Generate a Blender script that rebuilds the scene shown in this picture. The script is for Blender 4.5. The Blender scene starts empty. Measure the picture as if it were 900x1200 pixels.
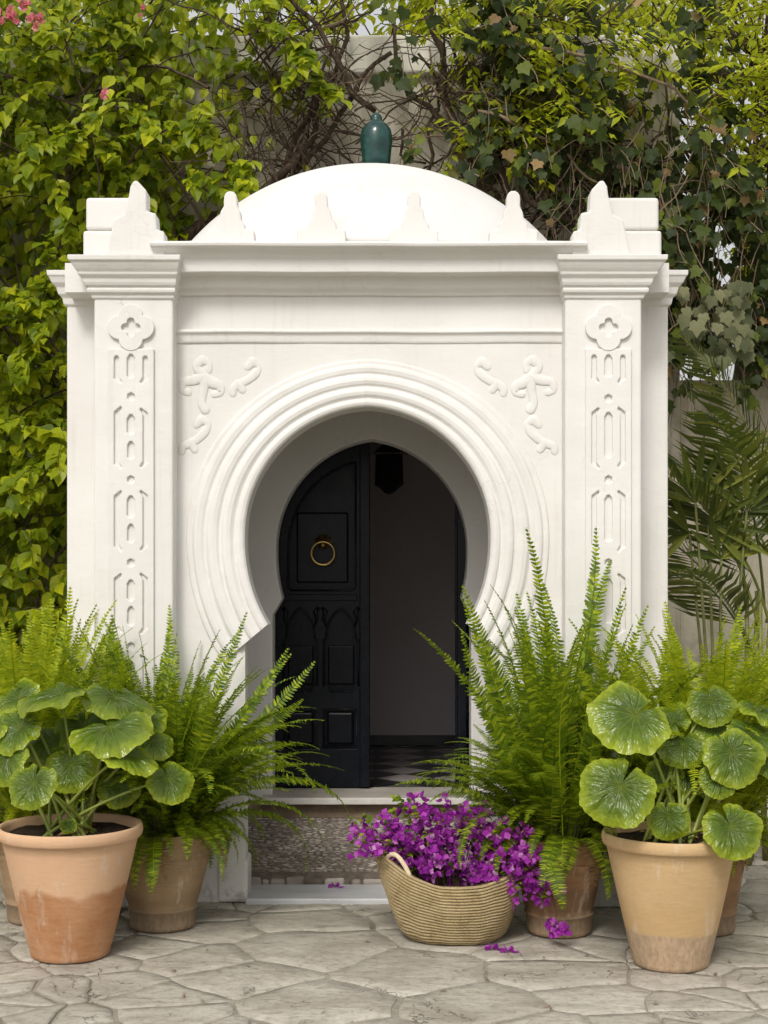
import bpy, bmesh, math, random
import numpy as np
from mathutils import Vector, Matrix, Euler, noise as mnoise

R = math.radians
SC = bpy.context.scene
COL = SC.collection

# ------------------------------------------------------------------ camera, sky, sun, exposure
CAM_D, CAM_H, FPX = 6.6, 1.508, 1650.0        # distance to facade plane y=0, eye height, focal length (px of a 900 px wide picture)
cam_d = bpy.data.cameras.new('camera'); cam = bpy.data.objects.new('camera', cam_d); COL.objects.link(cam)
cam.location = (0, -CAM_D, CAM_H); cam.rotation_euler = (R(90), 0, 0)
cam_d.sensor_fit = 'HORIZONTAL'; cam_d.sensor_width = 36; cam_d.lens = 36 * FPX / 900
cam_d.shift_y = 80 / 900
cam_d.clip_start = 0.05; cam_d.clip_end = 3000
SC.camera = cam

SUN_EL, SUN_AZ = 43, 196      # azimuth measured clockwise from +Y (behind the wall); 180 = from behind the camera
wd = bpy.data.worlds.new('World'); SC.world = wd; wd.use_nodes = True
wn = wd.node_tree; bg = wn.nodes['Background']
sky = wn.nodes.new('ShaderNodeTexSky'); sky.sky_type = 'NISHITA'; sky.sun_disc = False
sky.sun_elevation = R(SUN_EL); sky.sun_rotation = R(SUN_AZ); sky.dust_density = 9.0; sky.air_density = 0.8; sky.ozone_density = 0.3
hs = wn.nodes.new('ShaderNodeHueSaturation'); hs.inputs['Saturation'].default_value = 0.32     # a milky, hazy sky
veil = wn.nodes.new('ShaderNodeMix'); veil.data_type = 'RGBA'; veil.inputs[0].default_value = 0.5; veil.inputs[7].default_value = (8.6, 8.6, 8.5, 1)   # bright even haze over the whole sky
wn.links.new(sky.outputs[0], hs.inputs['Color']); wn.links.new(hs.outputs[0], veil.inputs[6]); wn.links.new(veil.outputs[2], bg.inputs[0]); bg.inputs[1].default_value = 0.12
sl = bpy.data.lights.new('sun', 'SUN'); sl.energy = 1.7; sl.angle = R(14); sl.color = (1.0, 0.955, 0.885)
so = bpy.data.objects.new('sun', sl); COL.objects.link(so)
az = R(SUN_AZ); el = R(SUN_EL)
sdir = Vector((math.sin(az) * math.cos(el), math.cos(az) * math.cos(el), math.sin(el)))   # towards the sun
so.rotation_euler = sdir.to_track_quat('Z', 'Y').to_euler(); so.location = sdir * 30
SC.view_settings.view_transform = 'Standard'; SC.view_settings.look = 'None'
SC.view_settings.exposure = 0.0; SC.view_settings.gamma = 1.0; SC.view_settings.use_curve_mapping = False
SC.render.resolution_x = 768; SC.render.resolution_y = 1024
SC.render.engine = 'CYCLES'
SC.cycles.max_bounces = 10; SC.cycles.diffuse_bounces = 8; SC.cycles.transmission_bounces = 4; SC.cycles.transparent_max_bounces = 6

def W(px, py, y):
    """world x, z of a point measured at (px, py) in the photograph that stands at depth y"""
    s = FPX / (CAM_D + y)
    return (px - 450) / s, CAM_H + (680 - py) / s

# ------------------------------------------------------------------ mesh and object helpers
WM = {}
def mesh_np(name, V, T, smooth=False):
    V = np.asarray(V, dtype=np.float32).reshape(-1, 3); T = np.asarray(T, dtype=np.int32).reshape(-1, 3)
    me = bpy.data.meshes.new(name)
    me.vertices.add(len(V)); me.vertices.foreach_set('co', V.ravel())
    me.loops.add(len(T) * 3); me.loops.foreach_set('vertex_index', T.ravel())
    me.polygons.add(len(T)); me.polygons.foreach_set('loop_start', np.arange(0, len(T) * 3, 3, dtype=np.int32))
    me.polygons.foreach_set('use_smooth', np.full(len(T), smooth, dtype=bool))
    me.update(calc_edges=True); me.validate()
    return me
def mesh_py(name, V, F, smooth=False):
    me = bpy.data.meshes.new(name); me.from_pydata([tuple(v) for v in V], [], F)
    bm = bmesh.new(); bm.from_mesh(me); bmesh.ops.recalc_face_normals(bm, faces=bm.faces); bm.to_mesh(me); bm.free()
    if smooth: me.polygons.foreach_set('use_smooth', [True] * len(me.polygons))
    me.update(); return me
def tag(o, label=None, cat=None, group=None, kind=None):
    if label: o['label'] = label
    if cat: o['category'] = cat
    if group: o['group'] = group
    if kind: o['kind'] = kind
    return o
def obj(name, me, mat=None, parent=None, M=None):
    """one mesh object; M is its world matrix; parts keep their world place under their parent"""
    o = bpy.data.objects.new(name, me); COL.objects.link(o)
    M = M or Matrix.Identity(4)
    WM[o.name] = M
    if mat is not None and me is not None and not me.materials: me.materials.append(mat)
    if parent is not None:
        o.parent = parent; o.matrix_parent_inverse = WM[parent.name].inverted()
    o.matrix_basis = M
    return o
def root(name, loc, label, cat, group=None):
    o = bpy.data.objects.new(name, None); COL.objects.link(o); o.empty_display_size = 0.1
    M = Matrix.Translation(loc); o.matrix_basis = M; WM[o.name] = M
    return tag(o, label, cat, group)
def bevel(o, w=0.006, seg=2, ang=35):
    m = o.modifiers.new('bevel', 'BEVEL'); m.width = w; m.segments = seg; m.limit_method = 'ANGLE'; m.angle_limit = R(ang)
    m.harden_normals = False
    return o
BOXF = [(0,1,3,2),(4,6,7,5),(0,4,5,1),(2,3,7,6),(0,2,6,4),(1,5,7,3)]
def box(name, x0, x1, y0, y1, z0, z1, mat, parent=None, bw=0.006, seg=2):
    V = [(x, y, z) for x in (x0, x1) for y in (y0, y1) for z in (z0, z1)]
    o = obj(name, mesh_py(name, V, BOXF), mat, parent)
    if bw: bevel(o, bw, seg)
    return o
def lathe(prof, n=56, wob=0.0, seed=0.0):
    V, F = [], []
    for i, (r, z) in enumerate(prof):
        for k in range(n):
            a = 2 * math.pi * k / n
            w = 1 + wob * mnoise.noise(Vector((math.cos(a) * 1.3 + seed, math.sin(a) * 1.3, z * 4)))
            V.append((r * w * math.cos(a), r * w * math.sin(a), z))
    for i in range(len(prof) - 1):
        for k in range(n):
            F.append((i * n + k, i * n + (k + 1) % n, (i + 1) * n + (k + 1) % n, (i + 1) * n + k))
    return V, F
def tube_arrays(pts, radii, n=6, cap=True):
    pts = [Vector(p) for p in pts]
    V, T = [], []
    prev = None
    for i, p in enumerate(pts):
        t = (pts[min(i + 1, len(pts) - 1)] - pts[max(i - 1, 0)])
        if t.length < 1e-7: t = Vector((0, 0, 1))
        t.normalize()
        if prev is None:
            a = Vector((0, 0, 1)) if abs(t.z) < 0.9 else Vector((1, 0, 0))
            u = t.cross(a).normalized()
        else:
            u = (prev - t * prev.dot(t))
            u = u.normalized() if u.length > 1e-6 else t.orthogonal().normalized()
        prev = u; v = t.cross(u)
        r = radii[i] if hasattr(radii, '__len__') else radii
        for k in range(n):
            a = 2 * math.pi * k / n
            V.append(p + u * (r * math.cos(a)) + v * (r * math.sin(a)))
    for i in range(len(pts) - 1):
        for k in range(n):
            a, b, c, d = i * n + k, i * n + (k + 1) % n, (i + 1) * n + (k + 1) % n, (i + 1) * n + k
            T += [(a, b, c), (a, c, d)]
    if cap:
        for base, flip in ((0, True), ((len(pts) - 1) * n, False)):
            for k in range(1, n - 1):
                t = (base, base + k, base + k + 1)
                T.append(t[::-1] if flip else t)
    return [tuple(v) for v in V], T
class Join:
    """collects triangle meshes into ONE mesh"""
    def __init__(s): s.V = []; s.T = []; s.n = 0
    def add(s, V, T):
        V = np.asarray(V, dtype=np.float32).reshape(-1, 3); T = np.asarray(T, dtype=np.int32).reshape(-1, 3)
        s.V.append(V); s.T.append(T + s.n); s.n += len(V)
    def mesh(s, name, smooth=False): return mesh_np(name, np.concatenate(s.V), np.concatenate(s.T), smooth)
def plate(name, outer, holes, y0, y1, mat, parent, bw=0.005, seg=2):
    """a plate in the xz plane with through holes; y0 is the front"""
    bm = bmesh.new()
    edges = []; loops = []
    for lp in [outer] + holes:
        vs = [bm.verts.new((x, y0, z)) for x, z in lp]
        es = [bm.edges.new((vs[i], vs[(i + 1) % len(vs)])) for i in range(len(vs))]
        edges += es; loops.append(vs)
    bmesh.ops.triangle_fill(bm, use_beauty=True, edges=edges)
    for vs in loops:
        bs = [bm.verts.new((v.co.x, y1, v.co.z)) for v in vs]
        for i in range(len(vs)):
            j = (i + 1) % len(vs); bm.faces.new((vs[i], vs[j], bs[j], bs[i]))
    bmesh.ops.recalc_face_normals(bm, faces=bm.faces)
    me = bpy.data.meshes.new(name); bm.to_mesh(me); bm.free()
    o = obj(name, me, mat, parent)
    if bw: bevel(o, bw, seg, 50)
    return o

# ------------------------------------------------------------------ materials
class NT:
    def __init__(s, name):
        s.m = bpy.data.materials.new(name); s.m.use_nodes = True; s.t = s.m.node_tree
        s.b = s.t.nodes['Principled BSDF']; s.out = s.t.nodes['Material Output']
    def n(s, typ, ins=None, **kw):
        nd = s.t.nodes.new(typ)
        for k, v in kw.items(): setattr(nd, k, v)
        for k, v in (ins or {}).items(): s.set(nd.inputs[k], v)
        return nd
    def set(s, sock, v):
        if isinstance(v, bpy.types.NodeSocket): s.t.links.new(v, sock)
        else:
            if sock.type == 'RGBA' and len(v) == 3: v = (*v, 1)
            sock.default_value = v
    def pos(s): return s.n('ShaderNodeNewGeometry').outputs['Position']
    def oco(s): return s.n('ShaderNodeTexCoord').outputs['Object']
    def scale(s, v, sc): return s.n('ShaderNodeMapping', {'Vector': v, 'Scale': sc}).outputs[0]
    def noise(s, v, sc, det=4, rough=0.55, dist=0.0):
        return s.n('ShaderNodeTexNoise', {'Vector': v, 'Scale': sc, 'Detail': det, 'Roughness': rough, 'Distortion': dist}).outputs['Fac']
    def vor(s, v, sc, feature='F1', rnd=1.0):
        nd = s.n('ShaderNodeTexVoronoi', {'Vector': v, 'Scale': sc, 'Randomness': rnd}, feature=feature); return nd
    def ramp(s, f, stops):
        nd = s.n('ShaderNodeValToRGB', {'Fac': f}); cr = nd.color_ramp
        while len(cr.elements) < len(stops): cr.elements.new(0.5)
        for e, (p, c) in zip(cr.elements, stops):
            e.position = p; e.color = (*c, 1) if hasattr(c, '__len__') else (c, c, c, 1)
        return nd.outputs[0]
    def mix(s, f, a, b, mode='MIX'):
        nd = s.n('ShaderNodeMix', data_type='RGBA', blend_type=mode)
        s.set(nd.inputs[0], f); s.set(nd.inputs[6], a); s.set(nd.inputs[7], b); return nd.outputs[2]
    def math(s, op, a, b=0.5, clamp=False):
        nd = s.n('ShaderNodeMath', operation=op, use_clamp=clamp); s.set(nd.inputs[0], a); s.set(nd.inputs[1], b); return nd.outputs[0]
    def bump(s, h, st=0.3, d=0.01, nrm=None):
        nd = s.n('ShaderNodeBump', {'Height': h, 'Strength': st, 'Distance': d})
        if nrm is not None: s.set(nd.inputs['Normal'], nrm)
        return nd.outputs[0]
    def fin(s, col, rough=0.8, nrm=None, spec=None, **kw):
        s.set(s.b.inputs['Base Color'], col); s.set(s.b.inputs['Roughness'], rough)
        if nrm is not None: s.set(s.b.inputs['Normal'], nrm)
        if spec is not None: s.set(s.b.inputs['Specular IOR Level'], spec)
        for k, v in kw.items(): s.set(s.b.inputs[k], v)
        return s.m
    def leafy(s, col, tcol, fac=0.35, rough=0.4, nrm=None, spec=0.5):
        s.fin(col, rough, nrm, spec)
        tr = s.n('ShaderNodeBsdfTranslucent', {'Color': tcol})
        mx = s.n('ShaderNodeMixShader', {'Fac': fac})
        s.t.links.new(s.b.outputs[0], mx.inputs[1]); s.t.links.new(tr.outputs[0], mx.inputs[2])
        s.t.links.new(mx.outputs[0], s.out.inputs[0]); return s.m
    def rnd(s):
        a = s.n('ShaderNodeObjectInfo').outputs['Random']; b = s.n('ShaderNodeNewGeometry').outputs['Random Per Island']
        return s.math('FRACT', s.math('ADD', a, b), 0)

def plaster_mat(name, c0, c1, bst=0.28, stain=None):
    k = NT(name); p = k.pos()
    n1 = k.noise(p, 1.7, 2, 0.6); n2 = k.noise(p, 24, 3, 0.65); n3 = k.noise(k.scale(p, (9, 9, 30)), 2.2, 1, 0.6); n4 = k.noise(p, 5.5, 2, 0.55)
    col = k.mix(k.ramp(n1, [(0.35, 0), (0.7, 1)]), c0, c1)
    col = k.mix(k.ramp(n2, [(0.62, 0), (0.8, 0.22)]), col, tuple(c * 0.72 for c in c1))
    if stain:
        st = k.noise(k.scale(p, (5, 5, 0.7)), 2.0, 4, 0.65)
        col = k.mix(k.ramp(st, [(0.46, 0), (0.70, 0.6)]), col, stain)
        st2 = k.noise(p, 3.2, 8, 0.7)
        col = k.mix(k.ramp(st2, [(0.52, 0), (0.68, 0.5)]), col, tuple(c * 0.6 for c in stain))
    else:
        stk = k.noise(k.scale(p, (16, 16, 0.8)), 1.5, 3, 0.6)
        col = k.mix(k.math('MULTIPLY', k.ramp(stk, [(0.54, 0), (0.74, 0.28)]), k.ramp(n1, [(0.4, 0), (0.6, 1)])), col, (0.52, 0.47, 0.40))
        ck = k.vor(k.n('ShaderNodeVectorMath', {0: p, 1: k.n('ShaderNodeTexNoise', {'Vector': p, 'Scale': 3.0, 'Detail': 4.0}).outputs['Color']}, operation='ADD').outputs[0], 1.6, 'DISTANCE_TO_EDGE').outputs['Distance']
        col = k.mix(k.math('MULTIPLY', k.ramp(ck, [(0.0, 0.35), (0.005, 0)]), k.ramp(k.noise(p, 1.3, 2), [(0.58, 0), (0.66, 1)])), col, (0.36, 0.31, 0.25))
    # splashes of dirt close to the ground
    z = k.n('ShaderNodeSeparateXYZ', {'Vector': p}).outputs['Z']
    low = k.math('MULTIPLY', k.ramp(z, [(0.0, 1), (0.22, 0)]), k.ramp(k.noise(p, 14, 3, 0.7), [(0.5, 0), (0.68, 0.8)]))
    col = k.mix(low, col, (0.30, 0.25, 0.19))
    h = k.math('ADD', k.math('MULTIPLY', n4, 1.1), k.math('MULTIPLY', n3, 0.12))
    h = k.math('ADD', h, k.math('MULTIPLY', n2, 0.22))
    return k.fin(col, 0.72, k.bump(h, bst, 0.02), 0.3)
M_WHITE = plaster_mat('white_limewash', (0.74, 0.727, 0.705), (0.68, 0.662, 0.636))
M_CREAM = plaster_mat('cream_render', (0.62, 0.57, 0.46), (0.50, 0.46, 0.37), 0.6, stain=(0.25, 0.22, 0.16))
M_COPING = plaster_mat('coping_render', (0.76, 0.73, 0.64), (0.62, 0.60, 0.50), 0.4, stain=(0.50, 0.48, 0.38))
M_ROOM = plaster_mat('room_plaster', (0.60, 0.55, 0.56), (0.54, 0.50, 0.51), 0.2)

def mat_paint():
    k = NT('black_door_paint'); p = k.pos()
    n = k.noise(k.scale(p, (30, 30, 3)), 3, 5, 0.6); n2 = k.noise(p, 9, 6, 0.7)
    col = k.mix(k.ramp(n2, [(0.45, 0), (0.75, 1)]), (0.004, 0.0056, 0.0095), (0.008, 0.010, 0.0155))
    return k.fin(col, k.ramp(n2, [(0.3, 0.20), (0.7, 0.36)]), k.bump(n, 0.04, 0.003), 0.18)
M_DOOR = mat_paint()
def mat_brass():
    k = NT('aged_brass'); p = k.pos(); n = k.noise(p, 60, 4)
    return k.fin(k.mix(n, (0.80, 0.58, 0.26), (0.42, 0.28, 0.10)), 0.3, None, None, Metallic=1.0)
M_BRASS = mat_brass()
def mat_glaze():
    k = NT('green_glaze'); p = k.pos(); n = k.noise(p, 14, 5, 0.6)
    return k.fin(k.ramp(n, [(0.3, (0.003, 0.020, 0.018)), (0.6, (0.007, 0.048, 0.042)), (0.8, (0.04, 0.10, 0.08))]), 0.16, k.bump(n, 0.2, 0.01), 0.6)
M_GLAZE = mat_glaze()
def mat_stone():
    k = NT('flagstone'); p = k.pos(); r = k.n('ShaderNodeObjectInfo').outputs['Random']
    off = k.n('ShaderNodeVectorMath', {0: p}, operation='ADD'); comb = k.n('ShaderNodeCombineXYZ', {'X': k.math('MULTIPLY', r, 37.0), 'Y': k.math('MULTIPLY', r, 19.0), 'Z': 0.0})
    k.t.links.new(comb.outputs[0], off.inputs[1]); v = off.outputs[0]
    n1 = k.noise(k.scale(v, (1, 1.5, 1)), 3.0, 7, 0.62, 0.6); n2 = k.noise(v, 26, 7, 0.7); n3 = k.noise(p, 1.1, 4, 0.6); lay = k.noise(k.scale(v, (1.0, 1.7, 1)), 5.5, 6, 0.62, 0.8)
    base = k.ramp(n1, [(0.25, (0.26, 0.235, 0.195)), (0.42, (0.40, 0.365, 0.305)), (0.56, (0.49, 0.455, 0.39)), (0.72, (0.60, 0.57, 0.505))])
    base = k.mix(k.math('MULTIPLY', r, 0.5), base, (0.36, 0.335, 0.285))
    base = k.mix(k.ramp(n2, [(0.48, 0), (0.70, 0.6)]), base, (0.19, 0.165, 0.13))
    base = k.mix(k.ramp(n3, [(0.48, 0), (0.68, 0.55)]), base, (0.22, 0.195, 0.155))
    crk = k.vor(k.n('ShaderNodeVectorMath', {0: k.scale(v, (1, 1.6, 1)), 1: k.n('ShaderNodeTexNoise', {'Vector': v, 'Scale': 5.0, 'Detail': 5.0}).outputs['Color']}, operation='ADD').outputs[0], 2.6, 'DISTANCE_TO_EDGE').outputs['Distance']
    gate = k.ramp(k.noise(p, 2.3, 3), [(0.52, 0), (0.6, 1)])
    crack = k.math('MULTIPLY', k.ramp(crk, [(0.0, 1), (0.016, 0)]), gate)
    base = k.mix(k.math('MULTIPLY', crack, 0.6), base, (0.10, 0.08, 0.06))
    h = k.math('ADD', k.math('MULTIPLY', lay, 1.2), k.math('MULTIPLY', n2, 0.35)); h = k.math('SUBTRACT', h, k.math('MULTIPLY', crack, 0.8))
    return k.fin(base, 0.78, k.bump(h, 0.75, 0.02), 0.3)
M_STONE = mat_stone()
def mat_mortar():
    k = NT('mortar_ground'); p = k.pos(); n1 = k.noise(p, 3, 6, 0.65); n2 = k.noise(p, 45, 6, 0.7)
    c = k.ramp(n1, [(0.3, (0.13, 0.11, 0.085)), (0.46, (0.33, 0.30, 0.245)), (0.8, (0.47, 0.435, 0.37))])
    c = k.mix(k.ramp(n2, [(0.5, 0), (0.7, 0.5)]), c, (0.13, 0.115, 0.09))
    return k.fin(c, 0.9, k.bump(k.math('ADD', n2, k.math('MULTIPLY', n1, 1.5)), 0.7, 0.02), 0.2)
M_MORTAR = mat_mortar()
def simple_noise(name, c0, c1, sc=8, rough=0.7, bst=0.3, bd=0.01, spec=0.4, det=3, stretch=(1, 1, 1)):
    k = NT(name); p = k.scale(k.pos(), stretch); n = k.noise(p, sc, det, 0.62); n2 = k.noise(p, sc * 5, 2, 0.65)
    col = k.mix(k.ramp(n, [(0.32, 0), (0.68, 1)]), c0, c1)
    return k.fin(col, rough, k.bump(k.math('ADD', n, k.math('MULTIPLY', n2, 0.4)), bst, bd), spec)
M_MARBLE = simple_noise('grey_marble', (0.44, 0.45, 0.47), (0.58, 0.58, 0.59), 3, 0.45, 0.15, 0.008, 0.5, 8, (1, 4, 1))
M_SILL = simple_noise('sill_stone', (0.40, 0.36, 0.32), (0.52, 0.48, 0.43), 6, 0.6, 0.2, 0.006)
M_SILLEDGE = simple_noise('sill_edge_marble', (0.66, 0.64, 0.60), (0.56, 0.53, 0.48), 9, 0.5, 0.2, 0.005)
M_RISER = simple_noise('brown_riser', (0.17, 0.125, 0.085), (0.27, 0.20, 0.14), 9, 0.9, 0.7, 0.02)
def mat_pebble():
    k = NT('pebbles'); r = k.rnd(); n = k.noise(k.pos(), 6, 5)
    c = k.ramp(r, [(0.0, (0.13, 0.11, 0.09)), (0.5, (0.30, 0.26, 0.22)), (0.85, (0.42, 0.38, 0.33)), (1.0, (0.54, 0.50, 0.45))])
    c = k.mix(k.ramp(n, [(0.4, 0), (0.7, 0.6)]), c, (0.10, 0.075, 0.055))
    return k.fin(c, 0.6, k.bump(k.noise(k.pos(), 90, 4), 0.3, 0.004), 0.4)
M_PEBBLE = mat_pebble()
M_BED = simple_noise('pebble_bed', (0.10, 0.08, 0.06), (0.19, 0.155, 0.125), 20, 0.95, 0.6, 0.01)
M_TILEB = simple_noise('black_tile', (0.012, 0.012, 0.014), (0.03, 0.03, 0.032), 6, 0.3, 0.1, 0.004, 0.5)
M_TILEW = simple_noise('pale_tile', (0.36, 0.32, 0.31), (0.44, 0.40, 0.385), 6, 0.35, 0.1, 0.004, 0.5)
M_GROUT = simple_noise('grout', (0.06, 0.055, 0.05), (0.10, 0.09, 0.08), 12, 0.9)
M_IRON = simple_noise('dark_iron', (0.008, 0.008, 0.009), (0.02, 0.018, 0.016), 12, 0.5)
M_SOIL = simple_noise('soil', (0.018, 0.012, 0.008), (0.06, 0.04, 0.026), 30, 0.95, 1.0, 0.03, 0.2)
M_DRY = simple_noise('dry_leaf', (0.30, 0.16, 0.06), (0.48, 0.30, 0.13), 30, 0.7, 0.4, 0.004)

def mat_terra(name, c_up, c_low, zb, c_bot=None, zbot=0.0, mottle=(0.2, 0.15, 0.1), mfac=0.4, amp=0.10, soft=0.02):
    """terracotta with a damp or weathered zone below zb (object height) and a worn foot below zbot"""
    k = NT(name); p = k.oco(); z = k.n('ShaderNodeSeparateXYZ', {'Vector': p}).outputs['Z']
    n1 = k.noise(p, 4.0, 5, 0.6); n2 = k.noise(k.scale(p, (3, 3, 14)), 5, 6, 0.65); n3 = k.noise(p, 40, 6, 0.7)
    zz = k.math('ADD', z, k.math('MULTIPLY', k.math('SUBTRACT', k.noise(p, 3.0, 3, 0.5), 0.5), amp * 2))
    mr = k.n('ShaderNodeMapRange', {'Value': zz, 'From Min': zb - soft, 'From Max': zb + soft}).outputs[0]
    col = k.mix(mr, c_low, c_up)
    col = k.mix(k.ramp(n2, [(0.35, 0), (0.72, mfac)]), col, mottle)
    col = k.mix(k.ramp(n1, [(0.4, 0), (0.75, 0.4)]), col, tuple(min(1, c * 1.35) for c in c_up))
    ef = k.noise(k.scale(p, (7, 7, 1.6)), 2.2, 5, 0.7)
    col = k.mix(k.ramp(ef, [(0.56, 0), (0.70, 0.45)]), col, (0.62, 0.55, 0.46))
    if c_bot:
        zz2 = k.math('ADD', z, k.math('MULTIPLY', k.math('SUBTRACT', k.noise(p, 9.0, 4, 0.6), 0.5), 0.03))
        m2 = k.n('ShaderNodeMapRange', {'Value': zz2, 'From Min': zbot - 0.004, 'From Max': zbot + 0.008}).outputs[0]
        sc = k.mix(k.ramp(k.noise(k.scale(p, (6, 6, 2)), 10, 6, 0.7), [(0.38, 0), (0.62, 1)]), c_bot, tuple(c * 0.72 for c in c_bot))
        col = k.mix(m2, sc, col)
    col = k.mix(k.ramp(n3, [(0.6, 0), (0.8, 0.35)]), col, tuple(c * 0.55 for c in c_up))
    h = k.math('ADD', k.math('MULTIPLY', n2, 0.7), k.math('MULTIPLY', n3, 0.4))
    return k.fin(col, 0.82, k.bump(h, 0.35, 0.008), 0.25)
M_POT_ORANGE = mat_terra('terracotta_orange', (0.58, 0.37, 0.225), (0.38, 0.175, 0.075), 0.25, None, 0, (0.60, 0.40, 0.26), 0.25, 0.24, 0.014)
M_POT_TAN = mat_terra('terracotta_tan', (0.52, 0.36, 0.19), (0.50, 0.34, 0.17), 0.25, (0.47, 0.34, 0.22), 0.145, (0.44, 0.29, 0.14), 0.45)
M_POT_OLD = mat_terra('terracotta_old', (0.36, 0.245, 0.14), (0.26, 0.175, 0.10), 0.16, (0.30, 0.22, 0.14), 0.09, (0.20, 0.15, 0.09), 0.6)
M_POT_DARK = mat_terra('terracotta_dark', (0.30, 0.165, 0.08), (0.20, 0.12, 0.065), 0.20, (0.31, 0.22, 0.14), 0.09, (0.13, 0.08, 0.045), 0.6)

def mat_leaf(name, stops, tr=0.35, tcol=(0.35, 0.50, 0.04), rough=0.38, spec=0.5, nsc=30):
    k = NT(name); r = k.rnd(); n = k.noise(k.pos(), nsc, 1)
    c = k.ramp(r, stops); c = k.mix(k.math('MULTIPLY', n, 0.35), c, tuple(x * 0.6 for x in stops[0][1]))
    t = k.mix(0.6, c, tcol)
    return k.leafy(c, t, tr, rough, None, spec)
M_FERN = mat_leaf('fern_green', [(0.000, (0.040, 0.085, 0.0060)), (0.450, (0.130, 0.215, 0.0100)), (0.800, (0.311, 0.405, 0.0144)), (1.000, (0.513, 0.567, 0.0240))], 0.4, (0.42, 0.54, 0.02), 0.5, 0.25)
M_FERNLIME = mat_leaf('fern_lime', [(0.000, (0.156, 0.234, 0.0096)), (0.400, (0.338, 0.429, 0.0144)), (1.000, (0.559, 0.598, 0.0240))], 0.45, (0.50, 0.60, 0.02), 0.5, 0.25)
M_CREEP = mat_leaf('creeper_leaf', [(0.000, (0.072, 0.124, 0.0064)), (0.400, (0.234, 0.305, 0.0104)), (0.800, (0.429, 0.481, 0.0144)), (1.000, (0.572, 0.585, 0.0200))], 0.42, (0.48, 0.58, 0.02), 0.42, 0.3)
M_IVY = mat_leaf('ivy_leaf', [(0.0, (0.012, 0.022, 0.004)), (0.6, (0.030, 0.048, 0.006)), (0.93, (0.13, 0.16, 0.018)), (0.96, (0.20, 0.12, 0.05)), (1.0, (0.36, 0.24, 0.10))], 0.15, (0.2, 0.3, 0.03), 0.55, 0.2)
M_PALEIVY = mat_leaf('pale_ivy_leaf', [(0.0, (0.05, 0.065, 0.03)), (1.0, (0.24, 0.24, 0.13))], 0.2, (0.2, 0.3, 0.05), 0.7, 0.15, nsc=90)
M_TREE = mat_leaf('sunny_tree_leaf', [(0.000, (0.240, 0.324, 0.0160)), (0.500, (0.432, 0.504, 0.0240)), (1.000, (0.620, 0.624, 0.0400))], 0.55, (0.75, 0.80, 0.04), 0.5, 0.25)
M_PALM = mat_leaf('palm_leaf', [(0.0, (0.040, 0.060, 0.010)), (0.6, (0.12, 0.15, 0.022)), (1.0, (0.28, 0.29, 0.05))], 0.2, (0.2, 0.28, 0.03), 0.4)
M_PETAL = mat_leaf('purple_bract', [(0.0, (0.24, 0.016, 0.28)), (0.5, (0.44, 0.045, 0.47)), (0.85, (0.60, 0.13, 0.60)), (1.0, (0.78, 0.48, 0.72))], 0.35, (0.55, 0.04, 0.60), 0.6, 0.25, 60)
M_PINK = mat_leaf('pink_petal', [(0.0, (0.65, 0.16, 0.20)), (1.0, (0.80, 0.36, 0.38))], 0.35, (0.8, 0.3, 0.35), 0.6, 0.25, 60)
M_TWIG = simple_noise('twig_bark', (0.030, 0.020, 0.014), (0.095, 0.066, 0.045), 40, 0.9, 0.6, 0.006, 0.2)
M_TWIGPALE = simple_noise('pale_twig', (0.16, 0.115, 0.075), (0.27, 0.20, 0.14), 40, 0.9, 0.4, 0.005, 0.2)
M_BARK = simple_noise('tree_bark', (0.035, 0.024, 0.016), (0.10, 0.07, 0.045), 16, 0.95, 0.9, 0.02, 0.2, 6, (1, 1, 0.25))
M_STALK = simple_noise('green_stalk', (0.16, 0.22, 0.03), (0.30, 0.34, 0.06), 12, 0.4, 0.15, 0.004, 0.5)
M_CANE = simple_noise('palm_cane', (0.10, 0.12, 0.03), (0.20, 0.20, 0.07), 12, 0.5, 0.2, 0.004, 0.4)
def mat_straw():
    k = NT('palm_straw'); p = k.oco()
    uv = k.n('ShaderNodeUVMap').outputs[0]
    s = k.n('ShaderNodeSeparateXYZ', {'Vector': uv})
    w = k.n('ShaderNodeTexWave', {'Vector': k.n('ShaderNodeCombineXYZ', {'X': k.math('ADD', s.outputs['X'], k.math('MULTIPLY', s.outputs['Y'], 0.35)), 'Y': 0.0, 'Z': 0.0}).outputs[0], 'Scale': 1.0, 'Distortion': 1.5, 'Detail': 2.0, 'Detail Scale': 2.0}).outputs['Fac']
    n = k.noise(p, 20, 6, 0.7); n2 = k.noise(p, 120, 4, 0.6)
    c = k.ramp(k.math('ADD', k.math('MULTIPLY', n, 0.6), k.math('MULTIPLY', n2, 0.4)), [(0.3, (0.34, 0.235, 0.105)), (0.52, (0.64, 0.50, 0.27)), (0.75, (0.76, 0.63, 0.40))])
    c = k.mix(k.ramp(w, [(0.0, 0.55), (0.35, 0)]), c, (0.17, 0.11, 0.045))
    fy = k.math('FRACT', s.outputs['Y'], 0)
    dash = k.math('MULTIPLY', k.math('LESS_THAN', k.math('ABSOLUTE', k.math('SUBTRACT', fy, 0.5), 0), 0.62), k.math('LESS_THAN', fy, 0.22))
    dash = k.math('MULTIPLY', dash, k.ramp(k.noise(k.n('ShaderNodeCombineXYZ', {'X': k.math('MULTIPLY', s.outputs['X'], 0.55), 'Y': k.math('FLOOR', s.outputs['Y'], 0), 'Z': 0.0}).outputs[0], 1.0, 1), [(0.42, 0), (0.52, 0.9)]))
    c = k.mix(dash, c, (0.10, 0.065, 0.03))
    return k.fin(c, 0.75, k.bump(k.math('ADD', w, n2), 0.7, 0.004), 0.3)
M_STRAW = mat_straw()
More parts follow.
